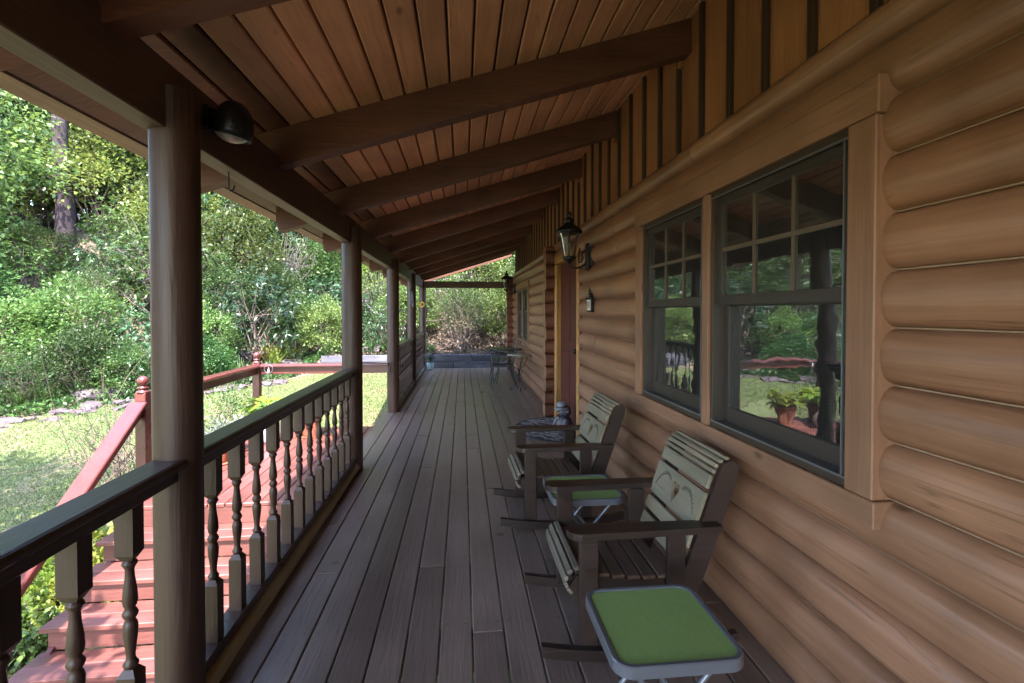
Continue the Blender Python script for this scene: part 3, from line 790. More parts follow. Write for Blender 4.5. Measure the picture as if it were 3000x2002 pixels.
# ------------------------------------------------------------------ railings
def baluster_mesh():
    mb = MB()
    h = 0.026
    def block(z0, z1, cham_top, cham_bot):
        c = 0.012
        P = []
        for z, s in ((z0, h - (c if cham_bot else 0)), (z0 + (c * 1.6 if cham_bot else 0.0), h), (z1 - (c * 1.6 if cham_top else 0.0), h), (z1, h - (c if cham_top else 0))):
            if P and abs(P[-1][0] - z) < 1e-6: continue
            P.append((z, s))
        vs_, fs = [], []
        for z, s in P: vs_ += [(-s, -s, z), (s, -s, z), (s, s, z), (-s, s, z)]
        for i in range(len(P) - 1):
            for k in range(4): fs.append((i * 4 + k, i * 4 + (k + 1) % 4, i * 4 + 4 + (k + 1) % 4, i * 4 + 4 + k))
        fs.append((3, 2, 1, 0)); e = (len(P) - 1) * 4; fs.append((e, e + 1, e + 2, e + 3))
        mb.add(vs_, fs)
    block(0.128, 0.375, True, False)
    block(0.705, 0.888, False, True)
    mb.lathe([(0.013, 0.374), (0.019, 0.381), (0.021, 0.388), (0.015, 0.397), (0.012, 0.407), (0.0135, 0.43), (0.0185, 0.47), (0.0205, 0.50),
              (0.017, 0.515), (0.0125, 0.522), (0.018, 0.531), (0.0215, 0.540), (0.018, 0.549), (0.0125, 0.558), (0.017, 0.565), (0.0205, 0.58),
              (0.0185, 0.61), (0.0135, 0.65), (0.012, 0.673), (0.015, 0.683), (0.021, 0.692), (0.019, 0.699), (0.013, 0.706)], n=12)
    return mb.mesh('baluster')
BAL = baluster_mesh(); BAL.materials.append(M['baluster'])
def railing(label, ya, yb, first, n, step=0.2095):
    t = thing('porch_railing', label, 'railing', (PX, (ya + yb) / 2, 0), 0, 'turned baluster railings between the porch posts')
    oy = (ya + yb) / 2
    L0, L1 = ya - oy, yb - oy
    # broad hand board with a rounded edge over a narrower rail
    pr = [(-0.052, 0.915), (-0.058, 0.921), (-0.060, 0.931), (-0.055, 0.942), (-0.046, 0.946), (0.046, 0.946), (0.055, 0.942), (0.060, 0.931), (0.058, 0.921), (0.052, 0.915)]
    obj('hand_board', MB().prism(pr, 'Y', L0, L1), 'rail', t)
    obj('top_rail', MB().box(-0.036, 0.036, L0, L1, 0.872, 0.9145, 0.003), 'rail', t)
    obj('bottom_rail', MB().box(-0.045, 0.04, L0, L1, 0.085, 0.129, 0.004), 'rail', t)
    o2 = MB().tube([(0.03, L0 + (L1 - L0) * i / 8, 0.041 + 0.002 * math.sin(i * 1.7)) for i in range(9)], [0.04 + 0.003 * math.sin(i * 2.3 + ya) for i in range(9)], 12)
    obj('curb_log', o2, 'curb', t)
    for i in range(n):
        b = link(bpy.data.objects.new('baluster', BAL), t); b.location = (0, first + i * step - oy, 0)
        b.rotation_euler.z = rnd.choice([0, 1, 2, 3]) * math.pi / 2
    return t
railing('dark brown railing span beside the open steps, before the floodlight post', -0.62, 1.79, -0.525, 11)
railing('dark brown railing span between the floodlight post and the landing', 1.88, 4.52, 2.064, 12)
railing('brown railing span just past the landing gap', 7.30, 9.79, 7.40, 12)
railing('brown railing span ending at the corner post of the porch', 9.93, 12.55, 10.03, 12, 0.2195)

# ------------------------------------------------------------------ landing and steps
LZ, LXo, LXi, LYn, LYf = -0.18, -2.86, -1.13, 4.36, 7.12
land = thing('landing_deck', 'low red stained landing deck below the porch holding flower pots', 'deck', (-2, 5.7, LZ))
def lobj(name, mb, mat):
    o = obj(name, mb, mat, land); o.matrix_parent_inverse = Matrix.Translation((2, -5.7, -LZ)); return o
x = LXo; i = 0
while x < LXi - 0.02:
    xe = min(x + 0.1405, LXi)
    dz = rnd.uniform(-0.001, 0.001)
    lobj('deck_board', MB().box(x + 0.003, xe - 0.003, LYn + rnd.uniform(-0.006, 0.004), LYf, LZ - 0.036 + dz, LZ + dz, 0.006), 'red')
    x += 0.1405
lobj('rim_board', MB().box(LXo + 0.03, LXi, LYn + 0.012, LYn + 0.05, LZ - 0.215, LZ - 0.037, 0.003), 'redx')
lobj('rim_board', MB().box(LXo + 0.03, LXi, LYf - 0.05, LYf - 0.012, LZ - 0.215, LZ - 0.037, 0.003), 'redx')
lobj('rim_board', MB().box(LXo + 0.02, LXo + 0.058, LYn + 0.051, LYf - 0.051, LZ - 0.215, LZ - 0.037, 0.003), 'red')
for (x, y) in ((-2.78, 4.5), (-2.78, 6.95), (-1.2, 4.5), (-1.2, 6.95)):
    lobj('leg', MB().box(x - 0.045, x + 0.045, y - 0.045, y + 0.045, float(ground_z(x, y)) - 0.1, LZ - 0.037), 'redr')

RISE, RUN = 0.172, 0.262
stair = thing('garden_steps', 'red stained wooden steps going down from the landing to the lawn', 'steps', (-2, 3.3, -1.2))
def sobj(name, mb, mat):
    o = obj(name, mb, mat, stair); o.matrix_parent_inverse = Matrix.Translation((2, -3.3, 1.2)); return o
SXa, SXb = -2.86, -1.16
nst = 6
for k in range(1, nst + 1):
    z = LZ - RISE * k; yf = LYn - RUN * k
    for q in range(2):
        a = yf + q * 0.1455
        sobj('tread_board', MB().box(SXa, SXb, a, a + 0.142, z - 0.036, z + rnd.uniform(-0.001, 0.001), 0.005), 'redx')
for k in range(0, nst + 1):
    z = LZ - RISE * k; yf = LYn - RUN * k
    if k > 0 or True:
        sobj('riser', MB().box(SXa + 0.035, SXb - 0.02, yf + 0.034 if k else LYn + 0.004, (yf + 0.054) if k else LYn + 0.0105, z - RISE + 0.001, z - 0.038, 0.002), 'redx')
for xs in (SXa + 0.06, SXb - 0.06):
    ye = LYn - RUN * nst
    zb = LZ - RISE * (nst + 1)
    pts = [(LYn - 0.002, LZ - 0.24), (LYn - 0.002, LZ - 0.42), (ye + 0.10, zb - 0.1), (ye + 0.06, zb - 0.1), (ye + 0.06, zb + 0.12)]
    sobj('stringer', MB().prism(pts, 'X', xs - 0.018, xs + 0.018), 'redr')

# red railing of the landing and steps
rail = thing('landing_railing', 'red stained railing with ball-topped posts round the landing and down the steps', 'railing', (-2.8, 5.8, LZ))
def gobj(name, mb, mat, parent=None):
    o = obj(name, mb, mat, parent or rail)
    if parent is None: o.matrix_parent_inverse = Matrix.Translation((2.8, -5.8, -LZ))
    return o
RT = 0.735
def newel(x, y, zb, zt):
    p = bpy.data.objects.new('newel_post', MB().box(-0.045, 0.045, -0.045, 0.045, zb, zt, 0.005).mesh('newel_post'))
    p.data.materials.append(M['redr']); link(p, rail)
    p.matrix_parent_inverse = Matrix.Translation((2.8, -5.8, -LZ)); p.location = (x, y, 0)
    obj('finial', MB().lathe([(0.0, zt - 0.002), (0.052, zt), (0.054, zt + 0.012), (0.035, zt + 0.02), (0.03, zt + 0.032), (0.042, zt + 0.04), (0.044, zt + 0.05),
        (0.022, zt + 0.057), (0.026, zt + 0.064), (0.041, zt + 0.085), (0.045, zt + 0.105), (0.04, zt + 0.125), (0.024, zt + 0.142), (0.0, zt + 0.15)], n=18), 'redr', p)
newel(-2.80, 7.0, LZ + 0.001, RT + 0.02)
newel(-2.80, 4.60, LZ + 0.001, RT + 0.005)
cap = [(-0.066, 0), (-0.07, 0.012), (-0.066, 0.03), (-0.05, 0.038), (0.05, 0.038), (0.066, 0.03), (0.07, 0.012), (0.066, 0)]
gobj('hand_rail', MB().prism([(-2.80 + a, RT - 0.038 + b) for a, b in cap], 'Y', 4.651, 6.944), 'redr')
gobj('sub_rail', MB().box(-2.82, -2.78, 4.651, 6.949, RT - 0.135, RT - 0.0385, 0.004), 'redr')
gobj('hand_rail', MB().prism([(7.0 + a, RT - 0.036 + b) for a, b in cap], 'X', -2.744, -1.03), 'redr')
gobj('sub_rail', MB().box(-2.749, -1.06, 6.98, 7.02, RT - 0.135, RT - 0.0365, 0.004), 'redr')
pa, pb = Vector((-2.80, 4.545, 0.66)), Vector((-2.80, 2.75, -0.70))
gobj('hand_rail', MB().bar(pa, pb, 0.14, 0.036, 0.008), 'redr')
gobj('sub_rail', MB().bar(pa - Vector((0, 0, 0.072)), pb - Vector((0, 0, 0.072)), 0.04, 0.088, 0.004), 'redr')
gobj('foot_post', MB().box(-2.845, -2.755, 2.76, 2.85, float(ground_z(-2.8, 2.8)) - 0.15, -0.74, 0.005), 'redr')


# ------------------------------------------------------------------ furniture on the porch
def slab(poly2, hole, th, place):
    """flat panel with a hole; poly2/hole in (u, v); place(u, v, w) -> point, w across the thickness"""
    tri = tessellate_polygon([[Vector((a, b, 0)) for a, b in poly2], [Vector((a, b, 0)) for a, b in hole]])
    pts = poly2 + hole; n = len(pts); n0 = len(poly2)
    vs_ = [place(a, b, 0) for a, b in pts] + [place(a, b, th) for a, b in pts]
    fs = [tuple(t) for t in tri] + [tuple(n + i for i in t[::-1]) for t in tri]
    for lo, hi in ((0, n0), (n0, n)):
        for i in range(lo, hi):
            j = i + 1 if i + 1 < hi else lo
            fs.append((i, j, n + j, n + i))
    return MB().add(vs_, fs)

def make_rocker():
    t = thing('rocking_chair', 'dark brown rocking chair with cream heart-cut back, between the two green tables', 'chair', (0.32, 2.225, 0), 0, 'rocking chairs along the log wall')
    for sy in (-1, 1):
        y = 0.272 * sy
        zr = lambda x: 0.002 + 0.24 * (x - 0.42) ** 2
        xs = [0.0 + 0.84 * i / 14 for i in range(15)]
        poly = [(x, zr(x)) for x in xs] + [(x, zr(x) + 0.046) for x in xs[::-1]]
        obj('rocker', MB().prism(poly, 'Y', y - 0.016, y + 0.016), 'chairdark', t)
        obj('leg', MB().box(0.165, 0.245, y - 0.0145 + 0.03 * -sy, y + 0.0145 - 0.03 * sy, 0.045, 0.529, 0.004), 'chairdark', t)
        obj('leg', MB().box(0.545, 0.625, y - 0.0145 - 0.03 * sy, y + 0.0145 - 0.03 * sy, 0.045, 0.529, 0.004), 'chairdark', t)
        # arm board with rounded front and waist
        pl_ = []
        for a in range(0, 181, 20):
            pl_.append((0.16 - 0.055 * math.sin(R(a)), 0.268 + 0.052 * math.cos(R(a))))
        pl_ += [(0.40, 0.222), (0.62, 0.232), (0.76, 0.232), (0.76, 0.306), (0.62, 0.312), (0.40, 0.318)]
        obj('arm', MB().prism([(a, b * sy) for a, b in pl_], 'Z', 0.53, 0.557), 'chairdark', t)
        # leaning side board of the back
        up = [(0.555, 0.20), (0.645, 0.17), (0.72, 0.36), (0.855, 0.75), (0.862, 0.79), (0.83, 0.815), (0.79, 0.80), (0.775, 0.77), (0.64, 0.40)]
        obj('back_board', MB().prism(up, 'Y', 0.242 * sy - 0.013, 0.242 * sy + 0.013), 'chairdark', t)
        obj('seat_rail', MB().prism([(0.13, 0.30), (0.16, 0.335), (0.30, 0.322), (0.45, 0.305), (0.60, 0.315), (0.60, 0.24), (0.16, 0.23), (0.125, 0.262)], 'Y', 0.212 * sy - 0.011, 0.212 * sy + 0.011), 'chairdark', t)
    obj('stretcher', MB().box(0.19, 0.215, -0.227, 0.227, 0.16, 0.21, 0.003), 'chairdark', t)
    obj('stretcher', MB().box(0.575, 0.60, -0.227, 0.227, 0.16, 0.21, 0.003), 'chairdark', t)
    # seat slats, dipping towards the back
    for i in range(6):
        xc = 0.205 + i * 0.068
        z = 0.335 - 0.030 * math.sin(min(1, i / 4.5) * math.pi / 2)
        obj('seat_slat', MB().box(xc - 0.029, xc + 0.029, -0.226, 0.226, z, z + 0.017, 0.004), 'chairslat', t)
    # rounded front of the seat
    for a in (100, 132, 164, 196, 228):
        c = Vector((0.168 + 0.055 * math.cos(R(a)), 0, 0.315 + 0.055 * math.sin(R(a))))
        m = Matrix.Translation(c) @ Matrix.Rotation(R(90 - a), 4, 'Y')
        obj('front_slat', MB().box(-0.0125, 0.0125, -0.228, 0.228, -0.008, 0.008, 0.003, m), 'chairroll', t)
    # back slats along the lean
    th = math.atan(0.355)
    b0 = Vector((0.615, 0, 0.345)); up_ = Vector((math.sin(th), 0, math.cos(th))); nrm = Vector((-math.cos(th), 0, math.sin(th)))
    place = lambda u, v, w: b0 + Vector((0, u, 0)) + up_ * v + nrm * (w + 0.0)
    def bslat(v0, v1, w0=0.0, mat='chaircream'):
        c = [(u, v, w) for u in (-0.238, 0.238) for v in (v0, v1) for w in (w0, w0 + 0.017)]
        m = Matrix(((0, up_.x, nrm.x, b0.x), (1, 0, 0, 0), (0, up_.z, nrm.z, b0.z), (0, 0, 0, 1)))
        obj('back_slat', MB().box(-0.238, 0.238, v0, v1, w0, w0 + 0.017, 0.004, m), mat, t)
    bslat(0.01, 0.075); bslat(0.095, 0.16)
    heart = []
    for i in range(22):
        q = 2 * math.pi * i / 22
        heart.append((0.0029 * 16 * math.sin(q) ** 3 * 0.8, 0.262 + 0.0029 * (13 * math.cos(q) - 5 * math.cos(2 * q) - 2 * math.cos(3 * q) - math.cos(4 * q)) * 1.25))
    pan = slab([(-0.238, 0.18), (0.238, 0.18), (0.238, 0.345), (-0.238, 0.345)], heart[::-1], 0.017, place)
    po = obj('heart_panel', pan, 'chaircream', t)
    eng = MB()
    for sgn in (-1, 1):
        arc = []
        for i in range(13):
            f = i / 12
            arc.append((sgn * (0.055 + 0.145 * f), 0.295 + 0.032 * math.sin(f * math.pi * 0.8) - 0.085 * f ** 2.2))
        eng.tube([place(u, v, 0.0175) for u, v in arc], 0.0012, 4)
        for i in range(1, 12):
            u, v = arc[i]
            for q in (-1, 1):
                eng.tube([place(u, v, 0.0175), place(u + sgn * 0.008, v + q * 0.010, 0.0178)], 0.0011, 4)
    obj('engraving', eng, 'engrave', po)
    bslat(0.362, 0.425)
    # scrolled top of four narrow slats
    for i, a in enumerate((0, 22, 48, 78)):
        c = b0 + up_ * (0.442 + 0.034 * math.sin(R(a)) * 1.35 + 0.009 * i) - nrm * (0.045 * (1 - math.cos(R(a))) + 0.002) + nrm * 0.009
        d = (up_ * math.cos(R(a)) - nrm * math.sin(R(a)))
        nn = (nrm * math.cos(R(a)) + up_ * math.sin(R(a)))
        m = Matrix(((0, d.x, nn.x, c.x), (1, 0, 0, 0), (0, d.z, nn.z, c.z), (0, 0, 0, 1)))
        obj('top_slat', MB().box(-0.24, 0.24, -0.0095, 0.0095, -0.008, 0.008, 0.003, m), 'chaircream', t)
    return t
rk = make_rocker()
rk2 = copy_tree(rk)
rk2.location = (0.245, 3.47, 0); rk2.rotation_euler.z = R(1.0)
rk2['label'] = 'dark brown rocking chair with cream heart-cut back, next to the door mat'

def make_side_table():
    t = thing('side_table', 'small folding table with bright green top standing alone before the rocking chairs', 'table', (0.648, 1.557, 0), 0, 'small green folding tables')
    hs, rad, zt = 0.206, 0.06, 0.42
    def rr(h, r, n=7):
        p = []
        for cx, cy_, a0 in ((h - r, h - r, 0), (-h + r, h - r, 90), (-h + r, -h + r, 180), (h - r, -h + r, 270)):
            for i in range(n): p.append((cx + r * math.cos(R(a0 + 90 * i / (n - 1))), cy_ + r * math.sin(R(a0 + 90 * i / (n - 1)))))
        return p
    o, i_ = rr(hs, rad), rr(hs - 0.016, rad - 0.012)
    n = len(o)
    lay = [(o, zt - 0.036), (o, zt - 0.004), (rr(hs - 0.004, rad - 0.003), zt), (i_, zt - 0.001), (i_, zt - 0.032)]
    vs_ = [(a, b, z) for p, z in lay for a, b in p]
    fs = [(l_ * n + k, l_ * n + (k + 1) % n, ((l_ + 1) % 5) * n + (k + 1) % n, ((l_ + 1) % 5) * n + k) for l_ in range(5) for k in range(n)]
    obj('frame', MB().add(vs_, fs, False), 'greymetal', t)
    top = rr(hs - 0.017, rad - 0.013)
    obj('top', MB().prism(top, 'Z', zt - 0.012, zt - 0.0065), 'greenmesh', t)
    for q, (w, sx) in enumerate(((0.150, 1), (0.135, -1))):
        pts = [(-0.155 * sx, -w, zt - 0.03), (0.16 * sx, -w, 0.010), (0.16 * sx, w, 0.010), (-0.155 * sx, w, zt - 0.03)]
        obj('leg', MB().tube([pts[0], pts[1]], 0.0095, 8).tube([pts[2], pts[3]], 0.0095, 8).tube([pts[1], pts[2]], 0.0095, 8), 'greymetal', t)
    return t
st1 = make_side_table()
st2 = copy_tree(st1)
st2.location = (0.70, 2.815, 0)
st2['label'] = 'small folding table with green top standing between the two rocking chairs'

# half-round mat at the door
mp_ = [(1.25, 5.95 + 0.62), (1.25, 5.95 - 0.62)] 
mp_ = [(1.25 - 0.60 * math.sin(R(a)), 5.95 - 0.64 * math.cos(R(a))) for a in range(0, 181, 9)]
mat_t = thing('door_mat', 'half-round dark scroll-patterned mat lying before the front door', 'mat', (1.0, 5.95, 0))
o = obj('mat', MB().prism([(a - 1.0, b - 5.95) for a, b in mp_], 'Z', 0.002, 0.012), 'rug', mat_t)
edge = MB().tube([((a - 1.0), (b - 5.95), 0.008) for a, b in mp_], 0.008, 6)
obj('border', edge, 'blackmetal', mat_t)

# garden figure by the door
fg = thing('garden_figure', 'small slate-grey ceramic figure in a brimmed hat beside the front door', 'figurine', (1.205, 5.66, 0), R(15))
body = MB().lathe([(0.0, 0), (0.085, 0.0), (0.098, 0.03), (0.10, 0.09), (0.092, 0.15), (0.075, 0.19), (0.055, 0.21), (0.045, 0.22), (0, 0.222)], n=18)
obj('body', body, 'ceramic', fg)
obj('head', MB().lathe([(0, 0.205), (0.045, 0.212), (0.068, 0.235), (0.076, 0.265), (0.072, 0.30), (0.058, 0.325), (0.03, 0.34), (0, 0.342)], n=18), 'ceramic', fg)
obj('hat', MB().lathe([(0.06, 0.308), (0.098, 0.318), (0.101, 0.324), (0.066, 0.332), (0.062, 0.345), (0.060, 0.375), (0.05, 0.392), (0.02, 0.40), (0, 0.401)], n=20, mat=Matrix.Rotation(R(-6), 4, 'Y')), 'ceramicpale', fg)
obj('hat_band', MB().lathe([(0.0665, 0.333), (0.0645, 0.336), (0.0635, 0.35), (0.0625, 0.352)], n=20, mat=Matrix.Rotation(R(-6), 4, 'Y')), 'blackmetal', fg)
for sy in (-1, 1):
    obj('arm', MB().tube([(-0.03, 0.085 * sy, 0.195), (-0.055, 0.112 * sy, 0.15), (-0.085, 0.105 * sy, 0.10), (-0.105, 0.06 * sy, 0.085)], [0.02, 0.026, 0.025, 0.02], 10), 'ceramicpale', fg)
    obj('ear', MB().lathe([(0, -0.024), (0.017, -0.017), (0.024, 0), (0.017, 0.017), (0, 0.024)], c=(-0.005, 0.078 * sy, 0.285), n=10), 'ceramicpale', fg)
    obj('eye', MB().lathe([(0, -0.007), (0.005, -0.005), (0.007, 0), (0.005, 0.005), (0, 0.007)], c=(-0.07, 0.025 * sy, 0.285), n=8), 'label', fg)
obj('muzzle', MB().lathe([(0, -0.02), (0.018, -0.014), (0.026, 0), (0.018, 0.014), (0, 0.02)], c=(-0.072, 0, 0.26), n=10), 'ceramicbrown', fg)
obj('apron', MB().lathe([(0.0, 0.02), (0.10, 0.025), (0.1035, 0.06), (0.1035, 0.10), (0.096, 0.15), (0.08, 0.185), (0.0, 0.19)], n=18, mat=Matrix.Translation((-0.008, 0, 0)) @ Matrix.Scale(0.7, 4, (0, 1, 0))), 'ceramicbrown', fg)

# ------------------------------------------------------------------ wall lanterns and plaque
def make_lantern():
    t = thing('wall_lantern', 'black glass-sided wall lantern beside the front door over the star plaque', 'lantern', (1.27, 4.77, 0), 0, 'black wall lanterns on the log wall')
    A = -0.215                 # lamp axis from the wall
    bp = MB().box(-0.045, -0.018, -0.045, 0.045, 1.865, 2.135, 0.008).box(-0.019, 0.03, -0.055, 0.055, 1.90, 2.10, 0.004)
    obj('back_plate', bp, 'blackmetal', t)
    obj('arm', MB().tube([(-0.03, 0, 1.94), (-0.09, 0, 1.90), (-0.14, 0, 1.885), (-0.19, 0, 1.895), (A, 0, 1.92), (A, 0, 1.945)], [0.012, 0.011, 0.011, 0.011, 0.012, 0.012], 8)
        .tube([(-0.03, 0, 2.06), (-0.07, 0, 2.05), (-0.09, 0, 2.02), (-0.075, 0, 1.985), (-0.09, 0, 1.95), (-0.115, 0, 1.935), (-0.12, 0, 2.02), (-0.105, 0, 2.09)], 0.009, 8), 'blackmetal', t)
    obj('bowl', MB().lathe([(0, 1.925), (0.016, 1.93), (0.02, 1.95), (0.05, 1.965), (0.072, 1.985), (0.062, 1.998), (0.05, 2.003), (0.0, 2.004)], c=(A, 0, 0), n=16), 'blackmetal', t)
    obj('glass_shade', MB().lathe([(0.052, 2.0), (0.062, 2.04), (0.075, 2.10), (0.089, 2.17), (0.107, 2.225), (0.112, 2.235)], c=(A, 0, 0), n=16), 'lampglass', t)
    for k in range(6):
        a = math.pi * 2 * (k + 0.25) / 6
        f = lambda r, z: (A + r * math.cos(a), r * math.sin(a), z)
        obj('rib', MB().tube([f(0.056, 2.0), f(0.066, 2.04), f(0.079, 2.10), f(0.093, 2.17), f(0.112, 2.228)], 0.006, 6), 'blackmetal', t)
    obj('cap', MB().lathe([(0.11, 2.225), (0.13, 2.232), (0.134, 2.248), (0.128, 2.262), (0.105, 2.285), (0.07, 2.31), (0.046, 2.325), (0.038, 2.34), (0.05, 2.35), (0.055, 2.362),
                           (0.04, 2.374), (0.018, 2.386), (0.022, 2.40), (0.026, 2.42), (0.018, 2.437), (0.0, 2.445)], c=(A, 0, 0), n=20), 'blackmetal', t)
    bulb = MB().lathe([(0.012, 2.003), (0.013, 2.05), (0.015, 2.06), (0.026, 2.09), (0.028, 2.11), (0.018, 2.135), (0, 2.142)], c=(A, 0, 0), n=12)
    obj('bulb', bulb, 'white', t)
    return t
la = make_lantern()
lb = copy_tree(la)
lb.location = (1.27, 11.62, 0)
lb['label'] = 'black glass-sided wall lantern past the far window near the end corner'

pq = thing('wall_plaque', 'small black metal plaque with star top and white lettered card on the logs', 'plaque', (1.262, 4.66, 1.45), R(8))
obj('plate', MB().box(-0.035, 0.0, -0.055, 0.055, 0.0, 0.135, 0.006).box(-0.028, 0.0, -0.032, 0.032, 0.134, 0.165, 0.006).box(-0.024, 0.0, -0.016, 0.016, 0.164, 0.19, 0.004), 'blackmetal', pq)
star = [((0.042 if i % 2 == 0 else 0.017) * math.sin(math.pi * i / 5), 0.2 + (0.042 if i % 2 == 0 else 0.017) * math.cos(math.pi * i / 5)) for i in range(10)]
obj('star', MB().prism(star, 'X', -0.03, -0.022), 'blackmetal', pq)
card = obj('card', MB().box(-0.0385, -0.0345, -0.042, 0.042, 0.018, 0.12, 0.001), 'label', pq)
let = MB()
for i, y in enumerate((-0.03, -0.018, -0.004, 0.008, 0.022, 0.032)):
    let.box(-0.0395, -0.0385, y - 0.0016, y + 0.0016, 0.03 + 0.006 * (i % 3), 0.108 - 0.005 * (i % 2))
for y, z in ((-0.024, 0.07), (0.003, 0.09), (0.014, 0.05), (-0.012, 0.045)): let.box(-0.0395, -0.0385, y - 0.006, y + 0.006, z - 0.0015, z + 0.0015)
obj('lettering', let, 'engrave', card)
obj('bracket', MB().tube([(-0.02, 0.05, 0.135), (-0.04, 0.062, 0.14), (-0.03, 0.068, 0.125)], 0.005, 6).tube([(-0.02, -0.05, 0.135), (-0.04, -0.062, 0.14), (-0.03, -0.068, 0.125)], 0.005, 6), 'blackmetal', pq)

# floodlight on the first post / beam
fl = thing('floodlight', 'dark bullet floodlight with white lens fixed to the eave beam', 'floodlight', (-0.99, 2.03, 2.20))
ax = Vector((-0.2, 0.05, -0.97)).normalized()
hm = Matrix.Translation((0.085, 0.03, 0.0)) @ ax.to_track_quat('Z', 'Y').to_matrix().to_4x4() @ Matrix.Scale(1.15, 4)
obj('head', MB().lathe([(0, -0.075), (0.02, -0.072), (0.038, -0.062), (0.052, -0.044), (0.061, -0.02), (0.065, 0.008), (0.066, 0.03), (0.063, 0.048), (0.058, 0.049), (0.055, 0.038), (0, 0.036)], n=22, mat=hm), 'blackmetal', fl)
obj('lens', MB().lathe([(0, 0.066), (0.02, 0.063), (0.04, 0.054), (0.0565, 0.0405)], n=22, mat=hm), 'white', fl)
obj('mount', MB().box(0.0, 0.022, -0.04, 0.04, -0.03, 0.05, 0.005).tube([(0.02, 0.0, 0.02), (0.045, 0.01, 0.05), (0.065, 0.02, 0.075)], 0.011, 8), 'blackmetal', fl)
obj('wire', MB().tube([(0.02, -0.01, -0.01), (0.035, -0.02, -0.035), (0.025, -0.03, -0.05), (0.0, -0.05, -0.055)], 0.0022, 6), 'twigpale', fl)

# ------------------------------------------------------------------ iron patio set
def make_patio_chair():
    t = thing('patio_chair', 'dark iron patio chair drawn up on the door side of the round patio table', 'chair', (0.80, 9.40, 0), 0, 'iron patio chairs')
    obj('seat', MB().prism([(-0.23, -0.20), (-0.24, 0.0), (-0.23, 0.20), (0.17, 0.185), (0.17, -0.185)], 'Z', 0.425, 0.442), 'darkmetal', t)
    for sy in (-1, 1):
        y = 0.19 * sy
        obj('leg', MB().tube([(-0.21, y, 0.43), (-0.235, y * 1.04, 0.30), (-0.21, y * 1.06, 0.15), (-0.26, y * 1.12, 0.006)], [0.016, 0.014, 0.012, 0.012], 8), 'darkmetal', t)
        obj('leg', MB().tube([(0.16, y, 0.43), (0.18, y, 0.25), (0.25, y * 1.05, 0.006)], [0.016, 0.014, 0.012], 8), 'darkmetal', t)
        obj('arm', MB().tube([(-0.21, y * 1.02, 0.43), (-0.225, y * 1.08, 0.55), (-0.19, y * 1.12, 0.635), (-0.10, y * 1.12, 0.65), (0.08, y * 1.06, 0.64), (0.20, y, 0.63)], [0.013] * 6, 8), 'darkmetal', t)
    # back of two loop-topped bars and flat straps
    for y in (-0.165, 0.165):
        pts = [(0.16, y, 0.43), (0.20, y, 0.60), (0.265, y, 0.78), (0.295, y, 0.855)]
        mb = MB()
        for p, q in zip(pts[:-1], pts[1:]): mb.bar(p, q, 0.035, 0.012, 0.002, up=(1, 0, 0))
        ring = [(0.305 + 0.02 * math.sin(R(a)) * 0.4, y + 0.02 * math.cos(R(a)), 0.875 + 0.022 * math.sin(R(a))) for a in range(0, 361, 36)]
        mb.tube(ring, 0.007, 6)
        obj('back_bar', mb, 'darkmetal', t)
    for k, z in enumerate((0.52, 0.60, 0.68, 0.76, 0.83)):
        x = 0.16 + (z - 0.43) * 0.315
        obj('back_strap', MB().tube([(x, -0.165, z), (x + 0.02, 0, z + 0.012), (x, 0.165, z)], 0.008, 6), 'darkmetal', t)
    return t
pc = make_patio_chair()
pc2 = copy_tree(pc); pc2.location = (0.86, 10.62, 0)
pc2['label'] = 'dark iron patio chair on the far side of the round patio table'
tb = thing('patio_table', 'round dark iron patio table with stone-patterned top between two iron chairs', 'table', (0.88, 10.0, 0))
obj('table_top', MB().lathe([(0, 0.685), (0.335, 0.685), (0.335, 0.697), (0, 0.698)], n=36), 'mosaic', tb)
obj('rim', MB().lathe([(0.334, 0.672), (0.352, 0.674), (0.355, 0.69), (0.35, 0.702), (0.333, 0.703)], n=36), 'darkmetal', tb)
for k in range(4):
    a = math.pi / 4 + k * math.pi / 2
    c_, s_ = math.cos(a), math.sin(a)
    obj('leg', MB().tube([(0.27 * c_, 0.27 * s_, 0.675), (0.22 * c_, 0.22 * s_, 0.45), (0.2 * c_, 0.2 * s_, 0.25), (0.29 * c_, 0.29 * s_, 0.008)], 0.013, 8), 'darkmetal', tb)
ws = thing('plant_stand', 'wire scroll stand with round stone top by the logs before the patio set', 'stand', (1.045, 8.94, 0))
obj('stand_top', MB().lathe([(0, 0.652), (0.215, 0.652), (0.222, 0.658), (0.222, 0.668), (0.215, 0.674), (0, 0.675)], n=32), 'mosaic', ws)
for k in range(3):
    a = R(35 + 120 * k); c_, s_ = math.cos(a), math.sin(a)
    P = lambda r, z: (r * c_, r * s_, z)
    obj('leg', MB().tube([P(0.21, 0.65), P(0.19, 0.56), P(0.12, 0.45), P(0.02, 0.40), P(0.012, 0.30)], 0.006, 6)
        .tube([P(0.012, 0.20), P(0.03, 0.17), P(0.08, 0.10), P(0.125, 0.03), P(0.155, 0.007), P(0.18, 0.018), P(0.182, 0.042), P(0.165, 0.052), P(0.152, 0.042)], 0.006, 6), 'blackmetal', ws)
for zc, rz, rr_ in ((0.345, 0.05, 0.052), (0.245, 0.055, 0.042)):
    for q in (0, 1):
        ring = [((rr_ * math.cos(R(a)) if q == 0 else 0), (rr_ * math.cos(R(a)) if q else 0), zc + rz * math.sin(R(a))) for a in range(0, 361, 24)]
        obj('scroll_ring', MB().tube(ring, 0.005, 6), 'blackmetal', ws)
for s_ in (-1, 1):
    obj('stem', MB().tube([(0.06 * s_, 0, 0.65), (0.025 * s_, 0, 0.5), (0.012 * s_, 0, 0.40)], 0.005, 6), 'blackmetal', ws)

